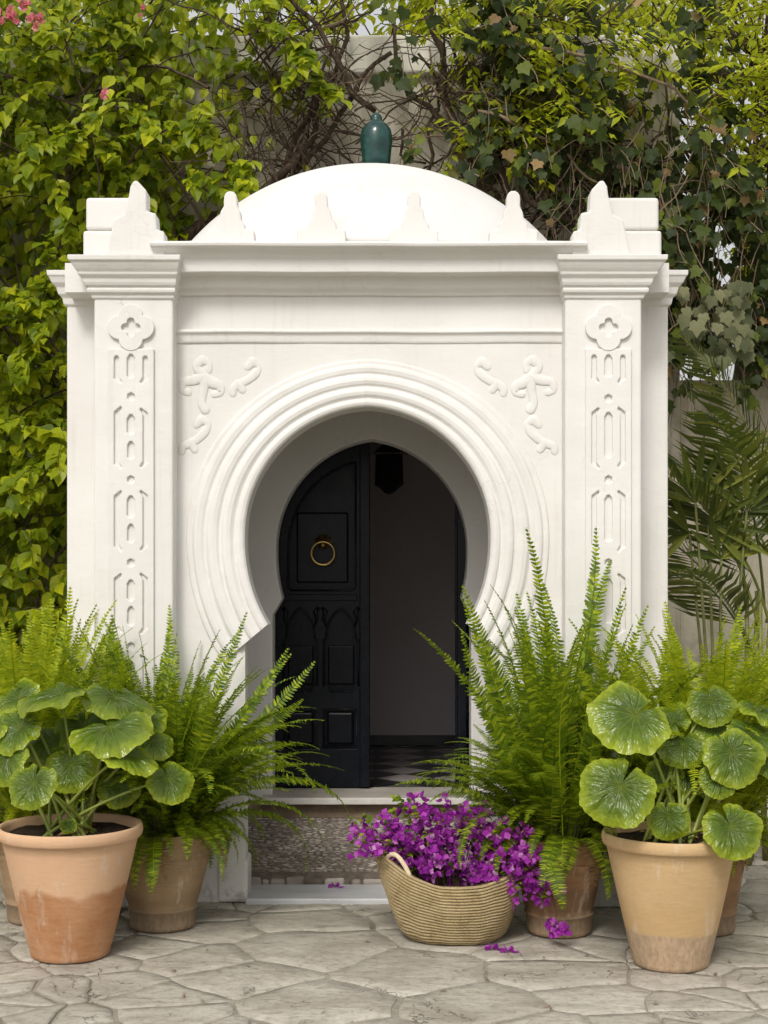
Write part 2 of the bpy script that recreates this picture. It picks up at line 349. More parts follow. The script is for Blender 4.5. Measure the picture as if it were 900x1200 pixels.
M_CORD = simple_noise('handle_cord', (0.58, 0.47, 0.30), (0.70, 0.60, 0.42), 60, 0.8, 0.6, 0.004)
def mat_bigleaf():
    """glossy round leaf: uv.x = angle 0..1, uv.y = radius 0..1"""
    k = NT('leopard_leaf'); uv = k.n('ShaderNodeUVMap').outputs[0]; s = k.n('ShaderNodeSeparateXYZ', {'Vector': uv})
    r = s.outputs['Y']; a = s.outputs['X']; rn = k.n('ShaderNodeObjectInfo').outputs['Random']
    n = k.noise(k.oco(), 14, 4)
    e = k.math('ADD', r, k.math('MULTIPLY', k.math('SUBTRACT', n, 0.5), 0.35))
    c = k.ramp(e, [(0.0, (0.13, 0.19, 0.02)), (0.3, (0.055, 0.105, 0.007)), (0.70, (0.12, 0.19, 0.011)), (1.0, (0.34, 0.41, 0.02))])
    c = k.mix(k.math('MULTIPLY', rn, 0.45), c, (0.055, 0.10, 0.010))
    v = k.math('ABSOLUTE', k.math('SUBTRACT', k.math('FRACT', k.math('MULTIPLY', a, 13.0), 0), 0.5), 0)
    vein = k.math('LESS_THAN', k.math('MULTIPLY', k.math('SUBTRACT', 0.5, v), k.math('ADD', r, 0.05)), 0.016)
    vein = k.math('MULTIPLY', vein, k.math('LESS_THAN', r, 0.85))
    c = k.mix(k.math('MULTIPLY', vein, 0.4), c, (0.30, 0.36, 0.08))
    c = k.mix(k.ramp(k.noise(k.oco(), 30, 4, 0.7), [(0.68, 0), (0.76, 0.7)]), c, (0.20, 0.13, 0.03))
    wv = k.noise(k.n('ShaderNodeCombineXYZ', {'X': k.math('MULTIPLY', a, 34.0), 'Y': k.math('MULTIPLY', r, 3.2), 'Z': k.math('MULTIPLY', rn, 20.0)}).outputs[0], 1.0, 2, 0.5)
    return k.leafy(c, k.mix(0.5, c, (0.36, 0.44, 0.03)), 0.25, 0.24, k.bump(wv, 0.6, 0.03), 0.5)
M_BIGLEAF = mat_bigleaf()

# ================================================================== THE SETTING
def fnoise(x, y, z=0.0): return mnoise.noise(Vector((x, y, z)))

# ---- ground sheet and flagstones
rng = random.Random(11)
gnd = obj('ground', mesh_py('ground', [(-400, -400, -0.009), (400, -400, -0.009), (400, 400, -0.009), (-400, 400, -0.009)], [(0, 1, 2, 3)]), M_MORTAR)
tag(gnd, kind='structure')
def clip(poly, p, n):
    out = []
    for i in range(len(poly)):
        a, b = poly[i], poly[(i + 1) % len(poly)]
        da = (a[0] - p[0]) * n[0] + (a[1] - p[1]) * n[1]; db = (b[0] - p[0]) * n[0] + (b[1] - p[1]) * n[1]
        if da <= 0: out.append(a)
        if (da < 0 < db) or (db < 0 < da):
            t = da / (da - db); out.append((a[0] + t * (b[0] - a[0]), a[1] + t * (b[1] - a[1])))
    return out
seeds = []
tries = 0
while tries < 9000:
    tries += 1
    p = (rng.uniform(-3.6, 3.6), rng.uniform(-3.4, 2.2))
    rr = rng.choice((0.10, 0.16, 0.24, 0.32, 0.40)) * (1 + 0.3 * fnoise(p[0] * 0.9 + 5, p[1] * 0.9))
    if all((p[0] - q[0]) ** 2 * 0.62 + (p[1] - q[1]) ** 2 * 1.25 > max(rr, q[2]) ** 2 for q in seeds): seeds.append((p[0], p[1], rr))
def flagstone(i):
    px, py, _ = seeds[i]
    poly = [(px - 1, py - 1), (px + 1, py - 1), (px + 1, py + 1), (px - 1, py + 1)]
    gap = rng.choice((0.002, 0.003, 0.005, 0.008, 0.014))
    for j, q in enumerate(seeds):
        if j == i or abs(q[0] - px) > 1.6 or abs(q[1] - py) > 1.6: continue
        dx, dy = q[0] - px, q[1] - py; L = math.hypot(dx, dy); n = (dx / L, dy / L)
        m = (px + dx / 2 - n[0] * gap, py + dy / 2 - n[1] * gap)
        poly = clip(poly, m, n)
        if len(poly) < 3: return None
    # cut corners, then roughen the outline
    pts = []
    for k in range(len(poly)):
        a, b = Vector(poly[k]), Vector(poly[(k + 1) % len(poly)])
        L = (b - a).length
        cut = min(rng.uniform(0.003, 0.014), L * 0.3)
        d = (b - a).normalized() if L > 1e-6 else Vector((1, 0))
        a2, b2 = a + d * cut, b - d * cut
        n = max(2, int(L / 0.045))
        for t in range(n + 1): pts.append(a2.lerp(b2, t / n))
    out = []
    for v in pts:
        out.append((v.x + 0.035 * fnoise(v.x * 4, v.y * 4, 3) + 0.012 * fnoise(v.x * 19, v.y * 19, 3), v.y + 0.035 * fnoise(v.x * 4, v.y * 4, 9) + 0.012 * fnoise(v.x * 19, v.y * 19, 9)))
    n = len(out); c = Vector((sum(p[0] for p in out) / n, sum(p[1] for p in out) / n))
    top = rng.uniform(-0.006, -0.001); tx, ty = rng.uniform(-0.008, 0.008), rng.uniform(-0.008, 0.008)
    V = []; F = []
    rings = [(1.0, -0.012, 0), (0.994, -0.0035, 0.4), (0.982, 0.0, 1), (0.66, 0.001, 1), (0.33, 0.001, 1)]
    for sc, dz, f in rings:
        for (x, y) in out:
            xx, yy = c.x + (x - c.x) * sc, c.y + (y - c.y) * sc
            z = top + dz + tx * (xx - c.x) + ty * (yy - c.y) + 0.0035 * fnoise(xx * 9, yy * 13, i) * f
            V.append((xx, yy, min(z, 0.0)))
    for r_ in range(len(rings) - 1):
        for k in range(n): F.append((r_ * n + k, r_ * n + (k + 1) % n, (r_ + 1) * n + (k + 1) % n, (r_ + 1) * n + k))
    F.append(tuple(range((len(rings) - 1) * n, len(rings) * n)))
    return mesh_py('paving_stone', V, F, True)
for i in range(len(seeds)):
    x, y, _ = seeds[i]
    if -1.6 < x < 1.45 and y > 0.2: continue
    if y > 0.6 and abs(x) < 1.5: continue
    me = flagstone(i)
    if me: obj('paving_stone', me, M_STONE, gnd)

# ---- garden wall behind
CX = -0.076
GW = 2.1      # its front plane
wall = root('garden_wall', (0, GW, 0), 'tall stained cream rendered wall behind the white domed gateway', 'wall')
box('wall_panel', -9, -1.52, GW, GW + 0.3, -0.1, 4.62, M_CREAM, wall, 0.01)
box('wall_panel', -1.52, 1.36, GW, GW + 0.3, 2.9, 4.62, M_CREAM, wall, 0)
box('wall_panel', 1.36, 1.83, GW, GW + 0.3, -0.1, 4.62, M_CREAM, wall, 0.01)
box('coping', -9, 1.86, GW - 0.06, GW + 0.36, 4.62, 4.86, M_COPING, wall, 0.02, 3)
lw = root('low_garden_wall', (3, GW, 0), 'lower stained wall running on behind the palm at right', 'wall')
box('wall_panel', 1.832, 9, GW + 0.03, GW + 0.3, -0.1, 2.75, M_CREAM, lw, 0.01)

# ---- the domed gateway
gate = root('domed_gateway', (CX, 0, 0), 'white limewashed gateway with horseshoe arch, moulded cornice and low dome', 'gateway')
def arch_pts(cx, cz, hw, apex, phi, flare, jamb, jz, zbot, n=44):
    """opening outline from right foot over the apex to left foot, in xz"""
    e = (apex ** 2 - hw ** 2) / (2 * hw); r = hw + e
    th1 = math.acos(e / r); right = []
    for k in range(n + 1):
        th = -phi + (th1 + phi) * k / n
        f = 1 + (flare - 1) * (max(0, -th) / phi) ** 1.6
        right.append((-e + r * f * math.cos(th), r * f * math.sin(th), -e))
    half = [(jamb, zbot - cz), (jamb, (zbot - cz) * 0.5 + jz * 0.5), (jamb, jz)] + [(a, b) for a, b, _ in right]
    pts = [(cx + a, cz + b) for a, b in half] + [(cx - a, cz + b) for a, b in half[::-1][1:]]
    return pts, right
def wall_arch(name, pts, cz, x0, x1, zb, zt, y0, y1, mat, parent):
    cx = (pts[0][0] + pts[-1][0]) / 2
    outer = []
    P = list(pts)
    # make sure the two top corners get a vertex
    for cxn in (x1, x0):
        ang = math.atan2(zt - cz, cxn - cx); best = None
        for i in range(len(P) - 1):
            if P[i][1] < cz or P[i + 1][1] < cz: continue
            a0 = math.atan2(P[i][1] - cz, P[i][0] - cx); a1 = math.atan2(P[i + 1][1] - cz, P[i + 1][0] - cx)
            if min(a0, a1) < ang < max(a0, a1):
                t = (ang - a0) / (a1 - a0); best = (i, (P[i][0] + t * (P[i + 1][0] - P[i][0]), P[i][1] + t * (P[i + 1][1] - P[i][1])))
        if best: P.insert(best[0] + 1, best[1])
    for (x, z) in P:
        if z <= cz: outer.append((x1 if x > cx else x0, z))
        else:
            dx, dz = x - cx, z - cz; ts = []
            if dx > 1e-9: ts.append((x1 - cx) / dx)
            if dx < -1e-9: ts.append((x0 - cx) / dx)
            ts.append((zt - cz) / dz); t = min(ts); outer.append((cx + dx * t, cz + dz * t))
    n = len(P); V = []; F = []
    for y in (y0, y1):
        V += [(x, y, z) for x, z in P] + [(x, y, z) for x, z in outer]
    for i in range(n - 1):
        F.append((i, i + 1, n + i + 1, n + i)); F.append((2 * n + i, 3 * n + i, 3 * n + i + 1, 2 * n + i + 1))
        F.append((i, 2 * n + i, 2 * n + i + 1, i + 1)); F.append((n + i, n + i + 1, 3 * n + i + 1, 3 * n + i))
    F.append((0, n, 3 * n, 2 * n)); F.append((n - 1, 2 * n - 1, 4 * n - 1, 3 * n - 1)[::-1])
    o = obj(name, mesh_py(name, V, F), mat, parent)
    return bevel(o, 0.008, 3, 40)
ACZ = CAM_H + (680 - 628) / 250
PHI_F = R(40)
front_pts, front_half = arch_pts(CX, ACZ, 0.574, 0.602, PHI_F, 1.07, 0.574, -0.475, 0.0)
wall_arch('front_wall', front_pts, ACZ, CX - 0.93, CX + 0.93, 0, 2.90, 0.0, 0.14, M_WHITE, gate)

# arch moulding: a ribbed band swept round the opening
def arch_band():
    prof = [(0.0, -0.01), (0.0, 0.020), (0.010, 0.034), (0.026, 0.040), (0.040, 0.036), (0.048, 0.026), (0.056, 0.030), (0.070, 0.042), (0.090, 0.046), (0.104, 0.040), (0.112, 0.027),
            (0.122, 0.026), (0.134, 0.036), (0.152, 0.041), (0.172, 0.037), (0.184, 0.023), (0.193, 0.020), (0.205, 0.027), (0.226, 0.030), (0.240, 0.026), (0.249, 0.012), (0.262, 0.013), (0.272, 0.012), (0.278, 0.005), (0.279, -0.01)]
    path = []
    for a, b, ex in front_half: path.append((a, b, ex))
    full = [(a, b, ex) for a, b, ex in path] + [(-a, b, -ex) for a, b, ex in path[::-1][1:]]
    V = []; F = []; m = len(prof)
    for i, (a, b, ex) in enumerate(full):
        n = Vector((a - ex, b)); n.normalize()
        if abs(a) < 0.02: n = Vector((0, 1))
        for (t, h) in prof:
            wob = 0.0025 * fnoise(a * 5 + t * 3, b * 5, 2) + 0.0016 * fnoise(a * 17, b * 17 + t * 9, 4)
            tt = t * (1 + 0.02 * fnoise(a * 3, b * 3, 8)) * (1 - 0.19 * max(0.0, n.y) ** 2)
            V.append((CX + a + n.x * tt, -(h * 0.80 + (wob if h > 0 else 0)), ACZ + b + n.y * tt))
    for i in range(len(full) - 1):
        for k in range(m - 1): F.append((i * m + k, i * m + k + 1, (i + 1) * m + k + 1, (i + 1) * m + k))
    F.append(tuple(range(m))); F.append(tuple(range((len(full) - 1) * m, len(full) * m))[::-1])
    return mesh_py('arch_moulding', V, F)
o = obj('arch_moulding', arch_band(), M_WHITE, gate)
m_ = o.modifiers.new('n', 'BEVEL'); m_.width = 0.003; m_.segments = 2; m_.limit_method = 'ANGLE'; m_.angle_limit = R(28)

# side wings, pilasters, roof
XP = [(-1.335, -0.970), (0.833, 1.186)]
XW = [(-1.533, -1.09), (0.94, 1.373)]
for (a, b) in XW: box('side_wall', a, b, 0.2, 2.1, 0, 2.86, M_WHITE, gate, 0.012, 3)
box('roof_slab', -1.50, 1.34, 0.02, 2.098, 2.862, 3.0, M_WHITE, gate, 0)
for (a, b) in XP: box('pilaster', a, b, -0.12, 0.198, 0, 2.86, M_WHITE, gate, 0.012, 3)
for s in (-1, 1):
    x = CX + s * 0.574
    xs = sorted((x - s * 0.012, x + s * 0.13)); box('jamb_base', xs[0], xs[1], -0.014, 0.19, 0, 0.20, M_WHITE, gate, 0.016, 3)

def moulded(name, path, prof, xs, mat, parent, closed_ends=True, sub=0.07):
    """profile (projection, z) swept along a plan path [(x, y, outward x, outward y)], mitred, with hand-made wobble"""
    pts = []
    for i in range(len(path) - 1):
        a, b = path[i], path[i + 1]; L = math.hypot(b[0] - a[0], b[1] - a[1]); n = max(1, int(L / sub))
        for k in range(n):
            t = k / n; f = [(1 - t) * a[q] + t * b[q] for q in range(4)]
            if 0 < k: # straight run: outward vector of the run itself
                d = (b[0] - a[0], b[1] - a[1]); f[2], f[3] = [(1 - t) * a[q] + t * b[q] for q in (2, 3)]
            pts.append(f)
    pts.append(list(path[-1])); V = []; F = []; m = len(prof)
    for (x, y, ox, oy) in pts:
        for (h, z) in prof:
            w = 0.004 * fnoise(x * 3.1, 0.3, y * 3 + 1) + 0.0015 * fnoise(x * 14, 0.7, 5)
            V.append((x + ox * (h + w) * xs, y + oy * (h + w), z + 0.0035 * fnoise(x * 2.3, 1.0, 7) + 0.0012 * fnoise(x * 11, 2.0, 3)))
    for i in range(len(pts) - 1):
        for k in range(m - 1): F.append((i * m + k, i * m + k + 1, (i + 1) * m + k + 1, (i + 1) * m + k))
    F.append(tuple(range(m))); F.append(tuple(range((len(pts) - 1) * m, len(pts) * m))[::-1])
    o = obj(name, mesh_py(name, V, F), mat, parent)
    return bevel(o, 0.005, 2, 30)
# pilaster capitals
cap_prof = [(-0.05, 2.800), (0.0, 2.800), (0.010, 2.806), (0.012, 2.822), (0.026, 2.828), (0.030, 2.842), (0.024, 2.852), (0.036, 2.858), (0.043, 2.872), (0.046, 2.888), (0.056, 2.898), (0.062, 2.905),
            (0.064, 2.915), (0.074, 2.928), (0.084, 2.944), (0.090, 2.956), (0.100, 2.962), (0.102, 2.985), (-0.05, 2.990)]
for (a, b) in XP:
    moulded('capital', [(a, 0.3, -1 if a < 0 else -0.45, 0), (a, -0.12, -1 if a < 0 else -0.45, -1), (b, -0.12, 1 if a > 0 else 0.45, -1), (b, 0.3, 1 if a > 0 else 0.45, 0)], cap_prof, 1.0, M_WHITE, gate)
    box('capital_top', a - 0.03, b + 0.03, -0.16, 0.3, 2.96, 2.988, M_WHITE, gate, 0)
wing_prof = [(-0.05, 2.83), (0.0, 2.83), (0.012, 2.838), (0.018, 2.868), (0.034, 2.885), (0.042, 2.915), (0.060, 2.935), (0.072, 2.962), (0.078, 2.966), (0.080, 2.990), (-0.05, 2.994)]
moulded('side_cornice', [(XW[0][0], 2.09, -1, 0), (XW[0][0], 0.2, -1, -1), (-1.2, 0.2, 0, -1)], wing_prof, 1.0, M_WHITE, gate)
moulded('side_cornice', [(1.05, 0.2, 0, -1), (XW[1][1], 0.2, 1, -1), (XW[1][1], 2.09, 1, 0)], wing_prof, 1.0, M_WHITE, gate)
# the long cornice between the capitals
y0 = 0.0
zf = lambda py, pr: CAM_H + (680 - py) * (CAM_D - pr) / FPX
cor_prof = [(-0.04, zf(346, 0.02)), (0.016, zf(346, 0.02)), (0.022, zf(342, .03)), (0.036, zf(339.5, .04)), (0.052, zf(337, .06)), (0.060, zf(334.5, .07)), (0.063, zf(329, .08)), (0.072, zf(323, .08)),
            (0.094, zf(320, .1)), (0.120, zf(318.6, .13)), (0.138, zf(319.6, .15)), (0.147, zf(318.4, .15)), (0.149, zf(311, .15)), (0.152, zf(304, .16)), (0.170, zf(297, .18)), (0.196, zf(291.5, .2)), (0.212, zf(289.5, .22)), (0.222, zf(287.5, .23)), (0.226, zf(284, .23)), (0.215, zf(281.5, .23)), (-0.04, 3.052)]
moulded('cornice', [(-0.985, 0.1, -1, 0), (-0.985, 0.0, -1, -1), (0.848, 0.0, 1, -1), (0.848, 0.1, 1, 0)], cor_prof, 0.34, M_WHITE, gate)
# string course under the frieze
sc_prof = [(-0.02, zf(402, .01)), (0.006, zf(402, .01)), (0.010, zf(399.5, .01)), (0.013, zf(394, .01)), (0.018, zf(391, .02)), (0.026, zf(389.5, .03)), (0.027, zf(387.5, .03)), (0.018, zf(385.5, .02)), (-0.02, zf(385, .01))]
moulded('string_course', [(-0.985, 0.0, 0, -1), (0.848, 0.0, 0, -1)], sc_prof, 0.3, M_WHITE, gate)

# stepped merlons
def merlon(name, outline, y0, y1, zb):
    pts = [(x, zb + z) for x, z in outline]
    n = len(pts); V = [(x, y0, z) for x, z in pts] + [(x, y1, z) for x, z in pts]
    V = [(x + 0.004 * fnoise(x * 12, z * 12, 1), y, z + 0.004 * fnoise(x * 12, z * 12, 6)) for x, y, z in V]
    F = [tuple(range(n)), tuple(range(2 * n - 1, n - 1, -1))] + [(i, n + i, n + (i + 1) % n, (i + 1) % n) for i in range(n)]
    o = obj(name, mesh_py(name, V, F), M_WHITE, gate); return bevel(o, 0.010, 3, 30)
half = [(0.112, 0.0), (0.112, 0.078), (0.104, 0.082), (0.070, 0.086), (0.066, 0.108), (0.050, 0.128), (0.043, 0.165), (0.030, 0.190), (0.031, 0.215), (0.030, 0.236), (0.022, 0.252), (0.008, 0.260)]
for px in (271, 377, 485, 601):
    x, _ = W(px, 300, -0.06)
    merlon('merlon', [(x + a, b) for a, b in half] + [(x - a, b) for a, b in half[::-1]], -0.10, -0.02, 3.046)
for s, tipx in ((1, 159), (-1, 705)):
    x, _ = W(tipx, 300, -0.16)
    up = [(-0.130, 0.0), (-0.095, 0.165), (-0.050, 0.190), (-0.028, 0.275), (-0.022, 0.318), (-0.006, 0.345), (0.010, 0.345), (0.052, 0.300), (0.056, 0.205), (0.098, 0.195), (0.102, 0.120), (0.134, 0.112), (0.138, 0.0)]
    merlon('merlon', [(x + s * a, b) for a, b in up], -0.185, -0.08, 2.986)
    # the merlon that faces the side, seen edge-on: two courses with a joint between
    xa, _ = W(101 if s > 0 else 772, 300, 0.0); xb = x - s * 0.03
    q = sorted((xa, xb)); sh = 0.012 * s
    box('merlon', q[0], q[1], -0.075, 0.30, 2.986, 3.13, M_WHITE, gate, 0.014, 3)
    q2 = sorted((xa + sh, xb)); box('merlon', q2[0], q2[1], -0.07, 0.24, 3.132, 3.285, M_WHITE, gate, 0.016, 3)

# dome and its glazed finial
DX, DY = -0.075, 1.1
dp = []
RD, CZD = 1.285, 3.735 - 1.285
for k in range(0, 34):
    th = R(60) * k / 33
    dp.append((RD * math.sin(th), CZD + RD * math.cos(th)))
dp = [(1.05, 2.99), (1.05, 3.06)] + dp[::-1]
lip = [(r + (0.010 if 0.80 < r < 0.84 else 0) + (0.014 if r >= 0.84 else 0), z) for r, z in dp]
V, F = lathe(lip, 96, 0.004, 2.0)
obj('dome', mesh_py('dome', [(DX + x, DY + y, z) for x, y, z in V], F, True), M_WHITE, gate)
fx = -0.042
fp = [(0.0, -0.09), (0.074, -0.09), (0.077, 0.0), (0.083, 0.06), (0.088, 0.105), (0.087, 0.14), (0.080, 0.170), (0.064, 0.194), (0.046, 0.208), (0.034, 0.216), (0.031, 0.224), (0.033, 0.232), (0.029, 0.244), (0.020, 0.256), (0.008, 0.264), (0.0, 0.265)]
V, F = lathe(fp, 40, 0.012, 1.0)
o = obj('finial', mesh_py('finial', [(fx + x, DY + y, 3.80 + z) for x, y, z in V], F, True), M_GLAZE, gate)
o['label'] = 'dark green glazed ceramic knob on top of the dome'

# quatrefoils, slotted panels and scrolls in relief
def circ(cx, cz, r, n=16, a0=0, a1=360): return [(cx + r * math.cos(R(a0 + (a1 - a0) * k / n)), cz + r * math.sin(R(a0 + (a1 - a0) * k / n))) for k in range(n + (0 if a1 - a0 >= 360 else 1))]
def hole_rect(cx, z0, z1, w, point=True):
    return [(cx - w, z0 + w * 0.6), (cx - w * 0.4, z0), (cx + w * 0.4, z0), (cx + w, z0 + w * 0.6), (cx + w, z1 - w * 1.1), (cx + w * 0.35, z1), (cx - w * 0.35, z1), (cx - w, z1 - w * 1.1)]
def side_slot(cx, z0, z1, w, s, top, bot):
    """slot whose ends hook towards the middle (s = direction of the hook)"""
    p = [(cx - s * w, z0 + 0.012)]
    if bot: p += [(cx + s * (w + 0.008), z0 - 0.012), (cx + s * (w + 0.014), z0 - 0.004), (cx + s * w, z0 + 0.018)]
    else: p += [(cx - s * w * 0.5, z0), (cx + s * w * 0.5, z0), (cx + s * w, z0 + 0.01)]
    if top: p += [(cx + s * w, z1 - 0.018), (cx + s * (w + 0.014), z1 + 0.004), (cx + s * (w + 0.008), z1 + 0.012), (cx - s * w, z1 - 0.012)]
    else: p += [(cx + s * w, z1 - 0.01), (cx + s * w * 0.5, z1), (cx - s * w * 0.5, z1), (cx - s * w, z1 - 0.01)]
    return p
def inner_x(px): return W(px, 400, -0.13)[0]
def zz(py): return W(0, py, -0.13)[1]
for side, pc in ((0, 153.5), (1, 713)):
    c = inner_x(pc); jr = random.Random(3 + side); pz = lambda py: zz(py + jr.uniform(-1.2, 1.2))
    w = 0.106
    # quatrefoil
    qc = zz(384); ro = 0.055; off = 0.052
    outline = []
    for k in range(4):
        a = 90 * k
        outline += circ(c + off * math.cos(R(a)), qc + off * math.sin(R(a)), ro if k != 3 else ro, 12, a - 86, a + 86)
    hr = 0.0175
    hole = []
    for k in range(4):
        a = 90 * k
        hole += circ(c + 0.027 * math.cos(R(a)), qc + 0.027 * math.sin(R(a)), hr, 8, a - 100, a + 100)
    plate('quatrefoil', outline, [hole[::-1]], -0.139, -0.117, M_WHITE, gate, 0.006, 3)
    holes = []
    sw, cw = 0.0115, 0.018; sx = 0.066
    for s in (-1, 1): holes.append(side_slot(c + s * sx, pz(447), pz(417), sw, -s, False, True))
    holes.append(hole_rect(c, pz(443), pz(416), cw))
    ycur = 466
    while ycur < 820:
        holes.append(circ(c, pz(ycur), 0.019, 6, 30, 390))
        t0 = ycur + 10; t1 = ycur + 84
        for s in (-1, 1): holes.append(side_slot(c + s * sx, pz(t1 - 4), pz(t0 + 4), sw, -s, True, True))
        if side == 0:
            holes.append(hole_rect(c, pz(ycur + 43), pz(ycur + 19), cw)); holes.append(hole_rect(c, pz(ycur + 72), pz(ycur + 51), cw * 0.9))
        else: holes.append(hole_rect(c, pz(ycur + 71), pz(ycur + 18), cw))
        ycur += 97
    zt = zz(408.5); zb = 0.35
    plate('relief_panel', [(c - w, zb), (c + w, zb), (c + w, zt), (c - w, zt)], [h[::-1] for h in holes], -0.135, -0.117, M_WHITE, gate, 0.0055, 3)

def scroll(strokes, s):
    """low relief scrolls: fat tapering strokes with bulbs on the wall plane"""
    J = Join()
    for pts in strokes:
        pts = [(a, b, r * (1.25 if i in (0, len(pts) - 1) else 0.92)) for i, (a, b, r) in enumerate(pts)]
        n = len(pts)
        # smooth the stroke
        fine = []
        for i in range(n - 1):
            p0, p1, p2, p3 = pts[max(i - 1, 0)], pts[i], pts[i + 1], pts[min(i + 2, n - 1)]
            for k in range(6):
                t = k / 6
                q = [0.5 * ((2 * p1[d]) + (-p0[d] + p2[d]) * t + (2 * p0[d] - 5 * p1[d] + 4 * p2[d] - p3[d]) * t * t + (-p0[d] + 3 * p1[d] - 3 * p2[d] + p3[d]) * t ** 3) for d in range(3)]
                fine.append(q)
        fine.append(list(pts[-1]))
        # rounded ends
        P = [((W(a, b, 0)[0]), 0.003, W(a, b, 0)[1]) for a, b, r in fine]; Rr = [r / 250 for a, b, r in fine]
        t0 = (Vector(P[0]) - Vector(P[1])).normalized(); t1 = (Vector(P[-1]) - Vector(P[-2])).normalized(); q0, q1, ra, rb = Vector(P[0]), Vector(P[-1]), Rr[0], Rr[-1]
        P = [q0 + t0 * ra * 0.98, q0 + t0 * ra * 0.85, q0 + t0 * ra * 0.5] + P + [q1 + t1 * rb * 0.5, q1 + t1 * rb * 0.85, q1 + t1 * rb * 0.98]
        Rr = [ra * 0.12, ra * 0.52, ra * 0.86] + Rr + [rb * 0.86, rb * 0.52, rb * 0.12]
        V, T = tube_arrays([(p[0] + (0.0001 * i), p[1], p[2]) for i, p in enumerate(P)], Rr, 10)
        V = [(x, 0.002 + (y - 0.003) * 0.32, z) for x, y, z in V]
        J.add(V, T)
    return J.mesh('scroll_relief', True)
def mirror(st): return [[(2 * 430.5 - a, b, r) for a, b, r in p] for p in st]
A = [[(237, 422, 5), (230, 430, 6), (238, 440, 7), (247, 448, 8), (256, 452, 7), (258, 460, 5), (250, 462, 4)], [(238, 442, 6), (226, 446, 7), (215, 448, 6), (213, 457, 5), (220, 460, 4)], [(240, 445, 6), (238, 460, 6), (236, 472, 6), (240, 480, 5)], [(237, 422, 5), (244, 426, 5), (244, 434, 4)]]
B = [[(296, 424, 5), (303, 430, 4), (299, 438, 6), (290, 445, 6), (280, 450, 6), (273, 455, 6), (272, 461, 4)], [(296, 424, 5), (290, 430, 4)], [(280, 450, 5), (284, 457, 4)]]
C = [[(236, 492, 5), (243, 497, 5), (240, 506, 6), (233, 513, 6), (224, 519, 6), (214, 523, 6), (212, 529, 4)], [(236, 492, 5), (230, 498, 4)], [(224, 519, 5), (228, 527, 4)]]
for st in (A, B, C):
    obj('scroll_relief', scroll(st, 1), M_WHITE, gate); obj('scroll_relief', scroll(mirror(st), -1), M_WHITE, gate)

# ---- inside the arch: floor, sill, door wall
vest = obj('threshold_floor', mesh_py('threshold_floor', [(-1.08, 0.30, 0.062), (0.93, 0.30, 0.062), (0.93, 1.0, 0.242), (-1.08, 1.0, 0.242), (-1.08, 0.30, -0.05), (0.93, 0.30, -0.05), (0.93, 1.0, -0.05), (-1.08, 1.0, -0.05)],
     [(0, 1, 2, 3), (0, 4, 5, 1), (1, 5, 6, 2), (3, 2, 6, 7), (0, 3, 7, 4)]), M_BED); tag(vest, kind='structure')
slab = box('marble_slab', CX - 0.572, CX + 0.572, -0.03, 0.285, -0.02, 0.022, M_MARBLE, vest, 0.008, 2)
rs = random.Random(21); x = CX - 0.80
while x < CX + 0.8:       # the row of edging stones behind the slab
    w = rs.uniform(0.03, 0.12); h = rs.uniform(0.034, 0.060); d = rs.uniform(0.05, 0.075)
    V = [(xx + rs.uniform(-.006, .006), yy + rs.uniform(-.006, .006), zc + rs.uniform(-.006, .006)) for xx in (x, x + w - 0.006) for yy in (0.288, 0.288 + d) for zc in (0.0, h)]
    o = obj('edging_stone', mesh_py('edging_stone', V, BOXF), M_PEBBLE, vest); bevel(o, 0.014, 3, 30); x += w
J = Join()
yy = 0.345; row = 0
pr = random.Random(8)
hexa = [(math.cos(R(60 * k)), math.sin(R(60 * k))) for k in range(6)]
while yy < 0.965:
    xx = -0.98 + (row % 2) * 0.017
    while xx < 0.85:
        a = 0.0200 * pr.uniform(0.6, 1.25); b = 0.0062 * pr.uniform(0.7, 1.25); r0 = pr.uniform(-0.22, 0.22); hh = pr.uniform(0.001, 0.0045)
        zc = 0.062 + (yy - 0.30) * 0.18 / 0.7; V = []
        for f, z in ((1, -0.004), (0.8, hh * 0.75)):
            for (u, v) in hexa:
                X, Y = u * a * f, v * b * f; V.append((xx + X * math.cos(r0) - Y * math.sin(r0), yy + X * math.sin(r0) + Y * math.cos(r0), zc + z))
        V.append((xx, yy, zc + hh)); T = []
        for k in range(6):
            k2 = (k + 1) % 6; T += [(k, k2, 6 + k2), (k, 6 + k2, 6 + k), (6 + k, 6 + k2, 12)]
        J.add(V, T); xx += 0.036 * pr.uniform(0.8, 1.2)
    yy += 0.0135; row += 1
tag(obj('pebbles', J.mesh('pebbles', True), M_PEBBLE, vest), kind='stuff')
HZ = 0.345        # level of the sill and of the hall floor
box('sill_riser', -1.08, 0.93, 0.97, 1.30, 0.0, HZ - 0.032, M_RISER, gate, 0.006)
box('door_sill', CX - 0.58, CX + 0.60, 0.935, 1.32, HZ - 0.030, HZ, M_SILL, gate, 0.006)
box('sill_nosing', CX - 0.585, CX + 0.605, 0.905, 0.934, HZ - 0.034, HZ + 0.001, M_SILLEDGE, gate, 0.005)
DCX = -0.066; DCZ = CAM_H + (680 - 642) / (FPX / (CAM_D + 1.05))
door_pts, _ = arch_pts(DCX, DCZ, 0.520, 0.592, R(26), 1.05, 0.539, -0.366, HZ - 0.036)
wall_arch('door_wall', door_pts, DCZ, -1.088, 0.938, HZ, 2.86, 1.05, 1.23, M_WHITE, gate)
